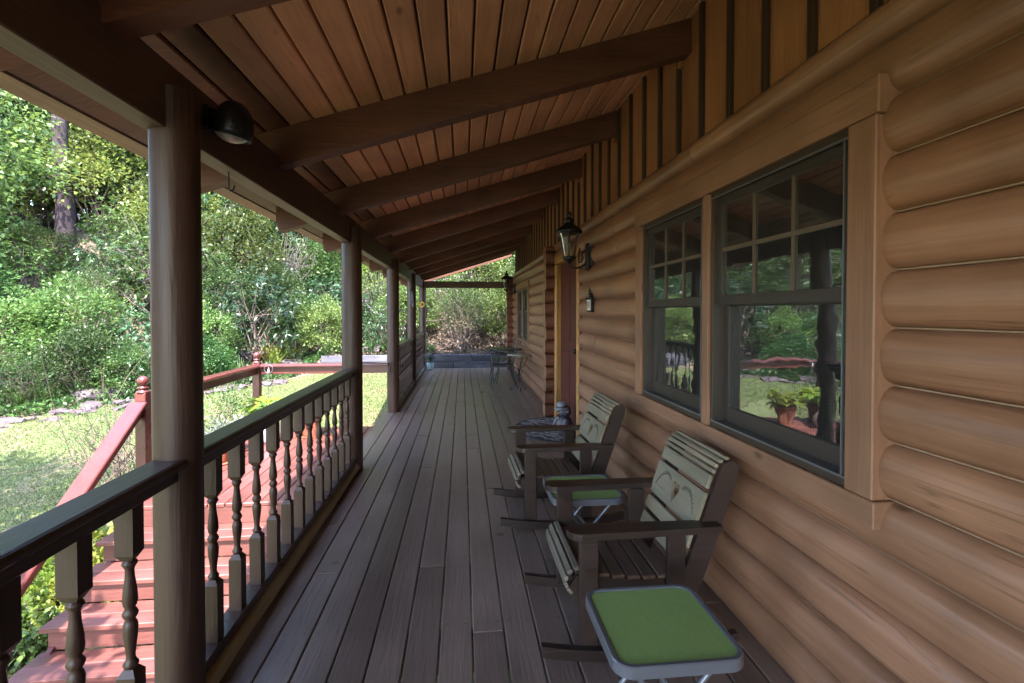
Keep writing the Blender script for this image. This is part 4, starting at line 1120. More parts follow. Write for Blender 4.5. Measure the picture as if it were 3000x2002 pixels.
# wind chime and sunflower by the far posts
wc = thing('wind_chime', 'thin metal-tube wind chime hanging by the second far post', 'wind chime', (-0.985, 9.70, 2.07))
obj('top_disc', MB().lathe([(0, -0.20), (0.04, -0.20), (0.042, -0.188), (0.02, -0.17), (0, -0.168)], n=14).tube([(0, 0, 0.002), (0, 0, -0.17)], 0.002, 5), 'blackmetal', wc)
for k in range(5):
    a = 2 * math.pi * k / 5
    x, y = 0.03 * math.cos(a), 0.03 * math.sin(a)
    obj('tube', MB().tube([(x, y, -0.26), (x, y, -0.52 + 0.03 * k)], 0.007, 8).tube([(x, y, -0.20), (x, y, -0.26)], 0.001, 4), 'greymetal', wc)
sf = thing('sunflower_ornament', 'yellow metal sunflower ornament hanging by the end corner post', 'ornament', (-1.0, 12.36, 2.07))
obj('hanger', MB().tube([(0, 0, 0.002), (0, 0, -0.36)], 0.003, 5), 'blackmetal', sf)
pet = MB()
for k in range(14):
    a = 2 * math.pi * k / 14
    c_, s_ = math.cos(a), math.sin(a)
    pet.add([(0.035 * c_ - 0.014 * s_, -0.004, -0.43 + 0.035 * s_ + 0.014 * c_), (0.035 * c_ + 0.014 * s_, -0.004, -0.43 + 0.035 * s_ - 0.014 * c_), (0.09 * c_, -0.015, -0.43 + 0.09 * s_), (0.04 * c_, 0.006, -0.43 + 0.04 * s_)], [(0, 1, 2), (0, 2, 3), (1, 3, 2), (0, 3, 1)])
obj('petals', pet, 'sunyellow', sf)
obj('disc', MB().lathe([(0, -0.012), (0.036, -0.008), (0.04, 0), (0.036, 0.008), (0, 0.01)], n=16, mat=Matrix.Translation((0, -0.004, -0.43)) @ Matrix.Rotation(R(90), 4, 'X')), 'darkpot', sf)

# ------------------------------------------------------------------ plants: leaf meshes
def leaf_mesh(name, P, D, L, W, mat, rng, lift=0.18, curl=0.0):
    """each leaf one bent quad: base, side, tip, side"""
    N = len(P)
    D = D / np.maximum(np.linalg.norm(D, axis=1, keepdims=True), 1e-6)
    ref = rng.normal(size=(N, 3)) * 0.55 + np.array([0, 0, 1.0])
    S = np.cross(D, ref); S /= np.maximum(np.linalg.norm(S, axis=1, keepdims=True), 1e-6)
    U = np.cross(S, D)
    L = np.broadcast_to(np.asarray(L, float).reshape(-1, 1), (N, 1)); W = np.broadcast_to(np.asarray(W, float).reshape(-1, 1), (N, 1))
    mid = P + D * L * 0.45
    v = np.empty((N, 4, 3))
    v[:, 0] = P
    v[:, 1] = mid + S * W * 0.5 + U * W * lift
    v[:, 2] = P + D * L - U * L * curl
    v[:, 3] = mid - S * W * 0.5 + U * W * lift
    me = bpy.data.meshes.new(name)
    me.vertices.add(N * 4); me.vertices.foreach_set('co', v.astype(np.float32).ravel())
    me.loops.add(N * 4); me.loops.foreach_set('vertex_index', np.arange(N * 4, dtype=np.int32))
    me.polygons.add(N)
    me.polygons.foreach_set('loop_start', (np.arange(N) * 4).astype(np.int32))
    me.polygons.foreach_set('loop_total', np.full(N, 4, np.int32))
    me.materials.append(M[mat])
    me.update(calc_edges=True)
    return me

def unit(rng, n, zmin=-1.0):
    z = rng.uniform(zmin, 1, n); a = rng.uniform(0, 2 * np.pi, n); r = np.sqrt(1 - z * z)
    return np.stack([r * np.cos(a), r * np.sin(a), z], 1)

def clumps(rng, n, rx, rz, zc, lo=0.45, zmin=-0.5):
    u = unit(rng, n, zmin)
    lump = 1 + 0.16 * np.sin(u[:, 0] * 4 + 1) * np.cos(u[:, 1] * 5) + 0.12 * np.sin(u[:, 2] * 7 + u[:, 0] * 3)
    r = (lo + (1 - lo) * rng.random(n) ** 0.6) * lump
    return u * r[:, None] * np.array([rx, rx, rz]) + np.array([0, 0, zc]), u

def foliage(rng, kind, rx, rz, zc, n_cl, per, size, lo=0.45, zmin=-0.5, spread=0.22):
    C, U = clumps(rng, n_cl, rx, rz, zc, lo, zmin)
    if kind == 'whorl':
        P, D = [], []
        for c, u in zip(C, U):
            for w in range(per):
                ax = u * 0.7 + rng.normal(size=3) * 0.45 + np.array([0, 0, 0.55]); ax /= np.linalg.norm(ax)
                p = c + rng.normal(size=3) * spread
                t = np.cross(ax, rng.normal(size=3)); t /= np.linalg.norm(t); b = np.cross(ax, t)
                k = rng.integers(8, 12)
                a = np.arange(k) * 2 * np.pi / k + rng.random() * 6
                d = (np.cos(a)[:, None] * t + np.sin(a)[:, None] * b) + ax * rng.uniform(-0.15, 0.45)
                P.append(np.repeat(p[None], k, 0)); D.append(d)
        P = np.concatenate(P); D = np.concatenate(D)
        L = size * rng.uniform(0.75, 1.2, len(P)); W = L * 0.30
    else:
        n = n_cl * per
        idx = np.repeat(np.arange(n_cl), per)
        off = unit(rng, n) * (rng.random(n) ** 0.5)[:, None] * spread * 1.7
        P = C[idx] + off
        D = U[idx] * 0.5 + off / (spread * 1.7) * 0.8 + rng.normal(size=(n, 3)) * 0.45 + np.array([0, 0, 0.12])
        L = size * rng.uniform(0.6, 1.3, n); W = L * (0.58 if kind == 'broad' else 0.45)
        if kind == 'needle': L = L * 1.0; W = L * 0.10
    return P, D, L, W, C

def stems(rng, C, n, base_r, r0, z0=-0.15, split=0.35):
    mb = MB()
    pick = rng.choice(len(C), min(n, len(C)), replace=False)
    for i in pick:
        c = C[i]
        b = np.array([rng.normal() * base_r, rng.normal() * base_r, z0])
        m1 = b + (c - b) * 0.35 + np.array([rng.normal() * 0.08, rng.normal() * 0.08, 0.10])
        m2 = b + (c - b) * 0.7 + rng.normal(size=3) * 0.07
        mb.tube([b, m1, m2, c], [r0, r0 * 0.75, r0 * 0.5, r0 * 0.22], 5, caps=False)
        for q in range(2):
            e = m2 + (c - m2) * 0.5 + rng.normal(size=3) * split
            mb.tube([m2, (m2 + e) / 2 + rng.normal(size=3) * 0.04, e], [r0 * 0.4, r0 * 0.28, r0 * 0.12], 4, caps=False)
    return mb

VAR = {}
def shrub_variant(key, kind, rx, rz, zc, n_cl, per, size, mat, n_st, seed, lo=0.45, spread=0.22, bark='twig', r0=0.022, zmin=-0.6, blossoms=0):
    rng = np.random.default_rng(seed)
    P, D, L, W, C = foliage(rng, kind, rx, rz, zc, n_cl, per, size, lo, zmin, spread)
    fm = leaf_mesh('foliage', P, D, L, W, mat, rng, curl=0.08)
    sm = stems(rng, C, n_st, 0.10 + rx * 0.06, r0).mesh('stems', False); sm.materials.append(M[bark])
    bm_ = None
    if blossoms:
        idx = rng.choice(len(P), blossoms)
        bm_ = leaf_mesh('blossoms', P[idx] + D[idx] * 0.03, rng.normal(size=(blossoms, 3)), 0.05, 0.045, 'blossom', rng)
    VAR[key] = (fm, sm, bm_)
def place_plant(key, name, label, cat, loc, s=1.0, group=None, rz=None, sz=None):
    fm, sm, bm_ = VAR[key]
    t = thing(name, label, cat, loc, rnd.uniform(0, 6.28) if rz is None else rz, group)
    t.scale = (s, s, s * (sz or 1))
    link(bpy.data.objects.new('foliage', fm), t); link(bpy.data.objects.new('stems', sm), t)
    if bm_: link(bpy.data.objects.new('blossoms', bm_), t)
    return t

shrub_variant('rhodoA', 'whorl', 1.25, 1.15, 1.25, 95, 4, 0.135, 'leaf_dark', 22, 11, 0.5, 0.16)
shrub_variant('rhodoB', 'whorl', 1.1, 1.3, 1.4, 90, 4, 0.14, 'leaf_mid', 22, 12, 0.5, 0.16)
shrub_variant('broadA', 'broad', 1.2, 1.1, 1.15, 120, 62, 0.09, 'leaf_mid', 14, 13, 0.4, 0.17)
shrub_variant('broadB', 'broad', 1.2, 1.2, 1.2, 120, 62, 0.09, 'leaf_light', 14, 14, 0.4, 0.17)
shrub_variant('yellow', 'broad', 1.0, 1.1, 1.3, 90, 45, 0.08, 'leaf_yellow', 20, 15, 0.4, 0.17)
shrub_variant('fine', 'fine', 1.1, 1.15, 1.3, 130, 60, 0.06, 'leaf_mid', 22, 16, 0.35, 0.14, 'twigpale', 0.017)
shrub_variant('sparse', 'fine', 1.2, 1.25, 1.35, 90, 24, 0.05, 'leaf_light', 64, 17, 0.3, 0.16, 'twigpale', 0.016)
shrub_variant('azalea', 'fine', 1.05, 1.0, 1.1, 120, 50, 0.055, 'leaf_mid', 20, 18, 0.35, 0.14, 'twig', 0.016, blossoms=420)
shrub_variant('tuft', 'broad', 0.42, 0.26, 0.22, 40, 22, 0.085, 'leaf_yellow', 8, 19, 0.35, 0.08, 'twig', 0.006)
shrub_variant('tuftgreen', 'broad', 0.42, 0.24, 0.20, 40, 22, 0.08, 'leaf_mid', 8, 20, 0.35, 0.08, 'twig', 0.006)
shrub_variant('garden', 'fine', 0.50, 0.52, 0.56, 70, 26, 0.040, 'leaf_mid', 30, 21, 0.25, 0.085, 'twig', 0.009)
shrub_variant('twiggy', 'fine', 0.55, 0.75, 0.80, 46, 9, 0.042, 'leaf_mid', 34, 22, 0.25, 0.09, 'twig', 0.010)
shrub_variant('multistem', 'fine', 0.95, 0.95, 1.35, 150, 44, 0.06, 'leaf_light', 18, 23, 0.3, 0.15, 'twig', 0.024, zmin=-0.75)

def strap_variant(key, n, Lm, mat, seed, W=0.035):
    rng = np.random.default_rng(seed); mb = MB()
    for i in range(n):
        a = rng.uniform(0, 6.28); out = rng.uniform(0.25, 0.8); L = Lm * rng.uniform(0.7, 1.15)
        c, s_ = math.cos(a), math.sin(a); w = W * rng.uniform(0.7, 1.1)
        pts = []
        for j in range(6):
            f = j / 5
            r = 0.03 + L * out * f ** 1.5 * 0.8; z = L * (f * 1.05 - 0.42 * out * f ** 2.4)
            ww = w * (1 - f ** 2.2) * 0.5 + 0.001
            pts.append(((c * r - s_ * ww, s_ * r + c * ww, z), (c * r + s_ * ww, s_ * r - c * ww, z)))
        vs_ = [p for q in pts for p in q]
        mb.add(vs_, [(2 * j, 2 * j + 1, 2 * j + 3, 2 * j + 2) for j in range(5)], True)
    me = mb.mesh('leaves', False); me.materials.append(M[mat]); VAR[key] = me
strap_variant('strap', 46, 0.55, 'leaf_mid', 31, 0.022)
strap_variant('iris', 22, 0.75, 'leaf_yellow', 32, 0.075)

def hosta_variant(key, n, L0, mat, seed):
    rng = np.random.default_rng(seed); mb = MB()
    for i in range(n):
        a = i * 2.4 + rng.uniform(-0.3, 0.3); el = rng.uniform(0.15, 1.1); L = L0 * rng.uniform(0.75, 1.15); W = L * 0.62
        c, s_ = math.cos(a), math.sin(a)
        st = 0.35 + 0.65 * rng.random()
        b = np.array([c * 0.12 * st * math.cos(el), s_ * 0.12 * st * math.cos(el), 0.03 + 0.2 * st * math.sin(el)])
        rows = []
        for j in range(6):
            f = j / 5
            r = L * f * math.cos(el * 0.7); z = L * (math.sin(el * 0.7) * f - 0.5 * f * f)
            w = W * 0.5 * math.sin(math.pi * min(1, f * 0.92 + 0.06)) ** 0.8
            if j == 5: w = 0.003
            p = b + np.array([c * r, s_ * r, z])
            sd = np.array([-s_, c, 0]) * w
            rows += [p + sd + np.array([0, 0, w * 0.3]), p, p - sd + np.array([0, 0, w * 0.3])]
        mb.add(rows, [(3 * j + q, 3 * j + q + 1, 3 * j + q + 4, 3 * j + q + 3) for j in range(5) for q in (0, 1)], True)
        mb.tube([(0, 0, 0), tuple(b * 0.6), tuple(b)], 0.004, 4, caps=False)
    me = mb.mesh('leaves', False); me.materials.append(M[mat]); VAR[key] = me
hosta_variant('hosta', 34, 0.20, 'leaf_hosta', 41)
hosta_variant('hostagreen', 26, 0.17, 'leaf_light', 42)

# trees
def tree_variant(key, H, kind, mat, seed, crown_lo, rx, n_cl, per, size, r_tr, bark='bark', lean=0.0, spread=0.45):
    rng = np.random.default_rng(seed)
    pts = [np.array([0, 0, -0.6])]; k = 9
    for i in range(1, k + 1):
        pts.append(np.array([rng.normal() * 0.06 + lean * (i / k) ** 1.2, rng.normal() * 0.06, H * i / k]))
    rad = [r_tr * (1.18 if i == 0 else 1) * (1 - 0.86 * (i / k) ** 1.15) + 0.01 for i in range(k + 1)]
    mb = MB().tube(pts, rad, 10)
    tm = mb.mesh('trunk', False); tm.materials.append(M[bark])
    at = lambda z: pts[min(k, max(0, int(round(z / H * k))))]
    zc = (H + crown_lo) / 2; hz = (H - crown_lo) / 2 * 1.05
    C, U = clumps(rng, n_cl, rx, hz, zc, 0.35, -1.0)
    if kind == 'needle':      # flat tiers
        C[:, 2] = crown_lo + (H - crown_lo) * rng.random(n_cl)
        ta = 1.0 - 0.7 * (C[:, 2] - crown_lo) / (H - crown_lo)
        ang = rng.uniform(0, 6.28, n_cl); rr_ = rx * ta * rng.uniform(0.25, 1.0, n_cl)
        C[:, 0] = np.cos(ang) * rr_; C[:, 1] = np.sin(ang) * rr_
        U = np.stack([np.cos(ang), np.sin(ang), np.full(n_cl, 0.25)], 1)
    lb_ = MB()
    for i in rng.choice(n_cl, min(n_cl, 30), replace=False):
        c = C[i]; z = max(crown_lo * 0.75, c[2] - (0.25 if kind == 'needle' else 0.35) * np.hypot(c[0], c[1]))
        p = at(z).copy(); p[2] = z
        r = r_tr * 0.30 * (1 - 0.6 * z / H)
        mid = (p + c) / 2 + rng.normal(size=3) * 0.12 + np.array([0, 0, 0.1])
        lb_.tube([p, mid, c], [r, r * 0.6, r * 0.2], 5, caps=False)
    lm = lb_.mesh('limbs', False); lm.materials.append(M[bark])
    n = n_cl * per; idx = np.repeat(np.arange(n_cl), per)
    off = unit(rng, n) * (rng.random(n) ** 0.5)[:, None] * spread
    if kind == 'needle': off *= np.array([1.15, 1.15, 0.4])
    P = C[idx] + off + np.array([lean * 0.6, 0, 0])
    D = U[idx] * 0.4 + off / spread * 0.7 + rng.normal(size=(n, 3)) * 0.5 + np.array([0, 0, 0.1 if kind != 'needle' else 0.35])
    L = size * rng.uniform(0.65, 1.3, n); W = L * (0.62 if kind != 'needle' else 0.11)
    fm = leaf_mesh('crown', P, D, L, W, mat, rng, curl=0.1)
    VAR[key] = (tm, lm, fm)
def place_tree(key, name, label, loc, s=1.0, group=None, rz=None):
    t = thing(name, label, 'tree', loc, rnd.uniform(0, 6.28) if rz is None else rz, group)
    t.scale = (s, s, s)
    for nm, me in zip(('trunk', 'limbs', 'crown'), VAR[key]): link(bpy.data.objects.new(nm, me), t)
    return t
tree_variant('pine', 15, 'needle', 'needle', 51, 5.2, 3.3, 150, 90, 0.22, 0.24, 'bark', 0.5, 0.55)
tree_variant('pineB', 12, 'needle', 'needle', 52, 2.2, 2.8, 170, 90, 0.21, 0.19, 'bark', 0.0, 0.5)
tree_variant('leafyA', 9.5, 'broad', 'leaf_mid', 53, 1.6, 2.6, 190, 70, 0.15, 0.14, 'bark', 0.3)
tree_variant('leafyB', 8.5, 'broad', 'leaf_light', 54, 1.2, 2.4, 180, 70, 0.145, 0.12, 'bark', -0.2)
tree_variant('leafyC', 11, 'broad', 'leaf_dark', 55, 2.2, 2.9, 200, 70, 0.16, 0.17, 'bark', 0.2)
tree_variant('sapling', 4.6, 'broad', 'leaf_light', 56, 0.9, 1.25, 90, 55, 0.11, 0.05, 'twig', 0.2, 0.28)

def G(x, y): return float(ground_z(x, y))
# the wooded bank: rows that climb away from the lawn
prng = random.Random(21)
KNOWN = [(-12.55, 17.0)]
def wedge(phi_deg, D):
    """point on the bank: direction phi from the porch axis, D metres past the border"""
    t = math.tan(R(phi_deg)); y = 8.0
    for _ in range(60):
        y += 0.5 * ((y_border(t * y) + D) - y)
    return t * y, float(y)
GB = 'shrubs on the wooded bank'
SH = {'rhodoA': ('rhododendron', 'dark long-leaved rhododendron on the wooded bank'), 'rhodoB': ('rhododendron', 'mid green whorl-leaved rhododendron on the wooded bank'),
      'broadA': ('leafy_shrub', 'dense mid green leafy shrub on the wooded bank'), 'broadB': ('leafy_shrub', 'light green leafy shrub on the wooded bank'),
      'yellow': ('yellow_shrub', 'yellow-green shrub catching sun on the wooded bank'), 'fine': ('fine_shrub', 'small-leaved grey-stemmed shrub on the wooded bank'),
      'sparse': ('sparse_shrub', 'thin pale-branched shrub on the bank'), 'azalea': ('azalea_shrub', 'azalea shrub with faded purple blossoms on the bank')}
def landmark(x, y):
    phi = math.degrees(math.atan2(x, y)); D = y - float(y_border(x))
    a = 'at the foot of the bank' if D < 1.5 else 'low on the bank' if D < 2.9 else 'halfway up the bank' if D < 5.9 else 'high on the bank' if D < 11 else 'far up the slope'
    b = ('below the dark pine' if D < 8 else 'behind the dark pine') if abs(phi + 36.5) < 4.5 else 'behind the border rocks' if phi < -23 else 'behind the landing railing' if phi < -11 else 'beyond the porch end'
    return a + ' ' + b
def bank_shrub(key, x, y, s, sz=1.0):
    nm, lab = SH[key]
    lab = lab.replace(' on the wooded bank', '').replace(' on the bank', '').replace(' catching sun', '') + ' ' + landmark(x, y)
    place_plant(key, nm, lab, 'shrub', (x, y, G(x, y) - 0.05), s, GB + ', ' + nm.replace('_', ' '), sz=sz)
rows = [(0.9, 3.0, 0.55, ['broadA', 'tuftrow', 'rhodoA', 'broadB', 'fine']), (2.0, 4.2, 0.85, ['broadA', 'rhodoA', 'broadB', 'fine', 'broadA']), (3.4, 4.6, 1.0, ['rhodoA', 'broadA', 'rhodoB', 'yellow', 'fine', 'broadB']),
        (5.0, 5.2, 1.15, ['rhodoB', 'broadA', 'rhodoA', 'sparse', 'broadB']), (7.0, 5.0, 1.3, ['broadA', 'rhodoB', 'broadB', 'rhodoA']), (10.5, 4.6, 1.5, ['broadA', 'rhodoB', 'broadB', 'rhodoA']), (14, 5.0, 1.8, ['broadA', 'broadB', 'rhodoA']), (19, 4.2, 2.3, ['broadA', 'broadB', 'rhodoA'])]
for D, step, s, keys in rows:
    phi = -45.0 + prng.uniform(0, 2)
    while phi < -6.0:
        k = prng.choice(keys)
        x, y = wedge(phi, D + prng.uniform(-0.35, 0.35))
        near_pine = abs(phi + 36.5) < 4.5 and 3 < D < 9
        if k != 'tuftrow': bank_shrub(k, x, y, s * prng.uniform(0.8, 1.15) * (0.55 if near_pine else 1), prng.uniform(0.85, 1.1))
        phi += step * prng.uniform(0.8, 1.2)
# bank seen past the end of the porch
for k, x, y, s in [('broadB', -1.7, 15.6, 0.8), ('azalea', -0.9, 16.2, 1.0), ('azalea', -1.6, 17.4, 1.2), ('broadB', 1.25, 15.4, 0.75), ('broadB', 1.9, 16.3, 0.9), ('broadB', 0.6, 17.2, 1.0), ('broadB', 2.6, 15.2, 0.9),
                   ('azalea', -0.4, 18.6, 1.3), ('broadA', 1.5, 18.7, 1.2), ('broadB', 0.4, 20.0, 1.4), ('broadB', -1.4, 20.2, 1.3), ('sparse', 2.4, 20.4, 1.2), ('broadB', -2.6, 18.6, 1.2), ('sparse', -3.0, 16.2, 0.9),
                   ('azalea', -2.2, 15.2, 0.7), ('broadA', 0.9, 22, 1.5), ('broadB', 3.6, 18.2, 1.3), ('broadB', 3.0, 22.5, 1.5)]:
    bank_shrub(k, x, y, s)
place_plant('multistem', 'multistem_shrub', 'light green shrub of many upright stems behind the timber wall', 'shrub', (0.05, 14.65, G(0.05, 14.65)), 0.95)
GT = 'trees on the wooded slope'
TL = {'leafyA': 'mid green broadleaf tree on the wooded slope', 'leafyB': 'light green broadleaf tree on the wooded slope', 'leafyC': 'tall dark green broadleaf tree on the wooded slope',
      'pineB': 'pine with low branches on the wooded slope', 'sapling': 'thin light green sapling on the wooded slope'}
def slope_tree(key, x, y, s):
    lab = TL[key].replace(' on the wooded slope', '') + ' ' + landmark(x, y)
    place_tree(key, {'pineB': 'pine_tree', 'sapling': 'sapling'}.get(key, 'broadleaf_tree'), lab, (x, y, G(x, y) - 0.05), s, GT + ', ' + key[:5].lower())
trows = [(6.0, 7.5, ['sapling', 'leafyB', 'sapling'], 0.9), (9.0, 6.0, ['leafyA', 'leafyB', 'leafyA', 'pineB'], 0.85), (12.5, 5.0, ['leafyA', 'leafyC', 'leafyB', 'pineB'], 1.0),
         (17, 5.0, ['leafyC', 'leafyA', 'leafyB', 'leafyC'], 0.9), (23, 5.0, ['leafyC', 'leafyA', 'pineB'], 1.0), (31, 5.0, ['leafyC', 'leafyA'], 1.2)]
for D, step, keys, s in trows:
    phi = -46.0 + prng.uniform(0, 3)
    while phi < 9:
        x, y = wedge(phi, D + prng.uniform(-1, 1))
        if not (D < 13 and phi < -31 and phi > -41) and not (D < 10 and phi > -8):
            slope_tree(prng.choice(keys), x, y, s * prng.uniform(0.85, 1.15))
        phi += step * prng.uniform(0.8, 1.25)
x, y = -12.6, 17.0
place_tree('pine', 'pine_tree', 'tall dark-trunked pine rising bare-stemmed out of the shrubs', (x, y, G(x, y)), 1.0, None, R(190))
x, y = -11.6, 23.0
place_tree('pine', 'pine_tree', 'slim grey-trunked pine further up the slope, seen under the eave', (x, y, G(x, y)), 0.9, None, R(40))
# lawn tree that throws the shade across the grass
place_tree('leafyA', 'broadleaf_tree', 'broadleaf lawn tree shading the grass beside the steps', (-6.6, 2.2, G(-6.6, 2.2)), 0.9, None, 1.0)
place_tree('sapling', 'broadleaf_tree', 'light young lawn tree shading the lower steps', (-3.6, 0.2, G(-3.6, 0.2)), 1.25, None, 2.2)
#place_tree('leafyB', 'broadleaf_tree', 'light green lawn tree standing behind the shaded grass', (-10.5, 3.6, G(-10.5, 3.6)), 0.9, None, 2.0)

# low growth on the bank: nobody could count it
rng = np.random.default_rng(77)
def bank_points(n, dmax, phi0=-47, phi1=9):
    ph = np.radians(rng.uniform(phi0, phi1, n)); y = np.full(n, 10.0); t = np.tan(ph)
    Dd = dmax * rng.random(n) ** 1.4
    for _ in range(40): y += 0.5 * (y_border(t * y) + Dd - y)
    x = t * y
    return np.stack([x, y, ground_z(x, y)], 1), Dd
P, Dd = bank_points(30000, 11.0, -47, -4)
P[:, 2] += rng.random(len(P)) ** 1.5 * 0.22
D = rng.normal(size=P.shape) * 0.6 + np.array([0, -0.35, 0.45])
o = link(bpy.data.objects.new('undergrowth', leaf_mesh('undergrowth', P, D, 0.11 * rng.uniform(0.6, 1.3, len(P)), 0.055 * rng.uniform(0.7, 1.2, len(P)), 'leaf_mid', rng)))
tag(o, 'low green undergrowth covering the wooded bank', 'undergrowth', kind='stuff')
P, Dd = bank_points(26000, 8.0, -14, 10)
P[:, 2] += rng.random(len(P)) * 0.04
D = rng.normal(size=P.shape); D[:, 2] *= 0.35
o = link(bpy.data.objects.new('leaf_litter', leaf_mesh('leaf_litter', P, D, 0.09 * rng.uniform(0.6, 1.3, len(P)), 0.06 * rng.uniform(0.6, 1.2, len(P)), 'litter', rng)))
tag(o, 'dry brown leaf litter on the bank behind the timber wall', 'leaf litter', kind='stuff')

# grass blades
def lawn_points(n):
    out = []
    while sum(len(a) for a in out) < n:
        m = n
        yy = 1.2 + 12.4 * rng.random(m) ** 1.25; xx = -1.1 - (10.5) * rng.random(m)
        ok = (yy < y_border(xx) - 0.15) & (xx > -1.05 * yy - 0.8)
        ok &= ~((xx > -2.9) & (yy < 7.15) & (yy > 2.7))
        worn = np.sin(xx * 1.1 + 2) * np.cos(yy * 0.9 + 1) + 0.5 * np.sin(xx * 2.7 + yy * 1.9)
        ok &= (worn < 0.75) | (rng.random(m) < 0.25)
        out.append(np.stack([xx[ok], yy[ok]], 1))
    return np.concatenate(out)[:n]
q = lawn_points(150000)
P = np.stack([q[:, 0], q[:, 1], ground_z(q[:, 0], q[:, 1]) - 0.004], 1)
D = rng.normal(size=P.shape) * 0.55 + np.array([0, 0, 0.8])
o = link(bpy.data.objects.new('grass', leaf_mesh('grass', P, D, 0.05 * rng.uniform(0.5, 1.25, len(P)), 0.010, 'grass', rng, curl=0.15)))
tag(o, 'short yellow-green lawn grass sloping up past the steps', 'grass', kind='stuff')

# ------------------------------------------------------------------ timber wall, rocks
tw = thing('timber_wall', 'low retaining wall of weathered grey timber ties at the lawn end', 'retaining wall', (0, 13.65, -0.3))
for c in range(4):
    z0 = -0.44 + 0.178 * c
    x = -4.3 + (0.55 if c % 2 else 0) + rnd.uniform(-0.1, 0.1)
    while x < 4.2:
        L = rnd.choice([0.62, 0.85, 1.1, 1.25]); xe = min(x + L, 4.3)
        yy = rnd.uniform(-0.012, 0.012)
        m = Matrix.Translation(((x + xe) / 2, yy, z0 + 0.3 + 0.088)) @ Matrix.Rotation(R(rnd.uniform(-0.5, 0.5)), 4, 'Z') @ Matrix.Rotation(R(rnd.uniform(-0.3, 0.3)), 4, 'Y')
        obj('tie', MB().box(-(xe - x) / 2 + 0.005, (xe - x) / 2 - 0.005, -0.09, 0.09, -0.087, 0.087, 0.010, m), 'tie', tw)
        x = xe

def rock_mesh(seed):
    q = random.Random(seed); bm = bmesh.new()
    bmesh.ops.create_icosphere(bm, subdivisions=2, radius=1)
    jit = {v.index: q.uniform(0.8, 1.2) for v in bm.verts}
    ph = [q.uniform(0, 6) for _ in range(6)]
    for v in bm.verts:
        p = v.co
        k = 1 + 0.22 * math.sin(p.x * 3 + ph[0]) + 0.18 * math.sin(p.y * 4 + ph[1]) + 0.1 * math.sin(p.z * 6 + ph[2] + p.x * 5)
        k *= jit[v.index]
        v.co = Vector((p.x * k, p.y * k * 0.8, max(-0.3, min(0.30, p.z * 0.45 * k))))
    me = bpy.data.meshes.new('rock'); bm.to_mesh(me); bm.free(); me.materials.append(M['rock']); return me
RK = [rock_mesh(i) for i in range(5)]
def rock(x, y, s, label, group):
    o = link(bpy.data.objects.new('rock', rnd.choice(RK))); o.location = (x, y, G(x, y) + 0.10 * s); o.scale = (s, s, s * rnd.uniform(0.7, 1.2))
    o.rotation_euler = (R(rnd.uniform(-8, 8)), R(rnd.uniform(-8, 8)), rnd.uniform(0, 6.28)); tag(o, label, 'rock', group)
xs = -10.4
while xs < -4.4:
    yb = float(y_border(xs))
    rock(xs, yb - rnd.uniform(0.0, 0.3), rnd.uniform(0.10, 0.27), 'flat mauve-grey border rock along the edge of the lawn', 'rocks edging the lawn')
    if rnd.random() < 0.6: rock(xs + 0.1, yb - rnd.uniform(0.3, 0.75), rnd.uniform(0.07, 0.18), 'flat mauve-grey border rock along the edge of the lawn', 'rocks edging the lawn')
    xs += rnd.uniform(0.16, 0.34)
for x, y, s in ((-7.5, 11.3, 0.55), (-6.6, 11.9, 0.5), (-5.2, 13.2, 0.6), (-4.7, 14.0, 0.55), (-3.9, 14.6, 0.5), (-2.6, 14.3, 0.4), (-5.6, 14.3, 0.5)):
    rock(x, y, s, 'boulder lying among the plants at the foot of the bank', 'boulders on the bank')
for x, y, s in ((-3.45, 3.75, 0.20), (-3.25, 3.55, 0.15), (-3.55, 3.45, 0.13), (-3.3, 3.25, 0.11)):
    rock(x, y, s, 'small flat stone in the grass beside the steps', 'stones beside the steps')

# ------------------------------------------------------------------ garden plants near the landing
def strap_plant(key, name, label, x, y, s, group=None):
    o = link(bpy.data.objects.new(name, VAR[key])); o.location = (x, y, G(x, y) - 0.01); o.scale = (s, s, s); o.rotation_euler.z = rnd.uniform(0, 6)
    tag(o, label, 'plant', group)
for x, y, s in ((-5.0, 13.75, 1.1), (-4.75, 13.95, 1.15), (-5.3, 13.9, 1.0)):
    strap_plant('iris', 'broad_leaf_plant', 'upright bright green plant with broad pointed leaves behind the landing railing', x, y, s, 'upright plants at the border')
for x, y, s in ((-3.1, 13.95, 1.0), (-2.5, 13.9, 0.9), (-1.75, 13.95, 1.0), (-1.4, 13.9, 0.85), (-2.1, 14.0, 0.9), (-0.85, 13.95, 0.8)):
    strap_plant('strap', 'daylily_clump', 'arching strap-leaved clump above the timber wall', x, y, s, 'strap-leaved clumps along the timber wall')
for i in range(16):
    ph = -41 + i * 1.35 + rnd.uniform(-0.5, 0.5)
    x, y = wedge(ph, 0.45 + rnd.uniform(-0.1, 0.4))
    strap_plant('strap', 'daylily_clump', 'arching strap-leaved clump behind the border rocks', x, y, rnd.uniform(0.9, 1.4), 'strap-leaved clumps behind the rocks')
place_plant('garden', 'garden_bush', 'small airy bush outside the landing railing', 'bush', (-3.5, 7.45, G(-3.5, 7.45)), 1.3, sz=0.95)
place_plant('garden', 'garden_bush', 'small low bush at the landing corner beside the airy bush', 'bush', (-3.3, 6.6, G(-3.3, 6.6)), 0.8)
place_plant('twiggy', 'twiggy_bush', 'thin twiggy bush with sparse leaves beside the step handrail', 'bush', (-4.05, 6.15, G(-4.05, 6.15)), 1.15)
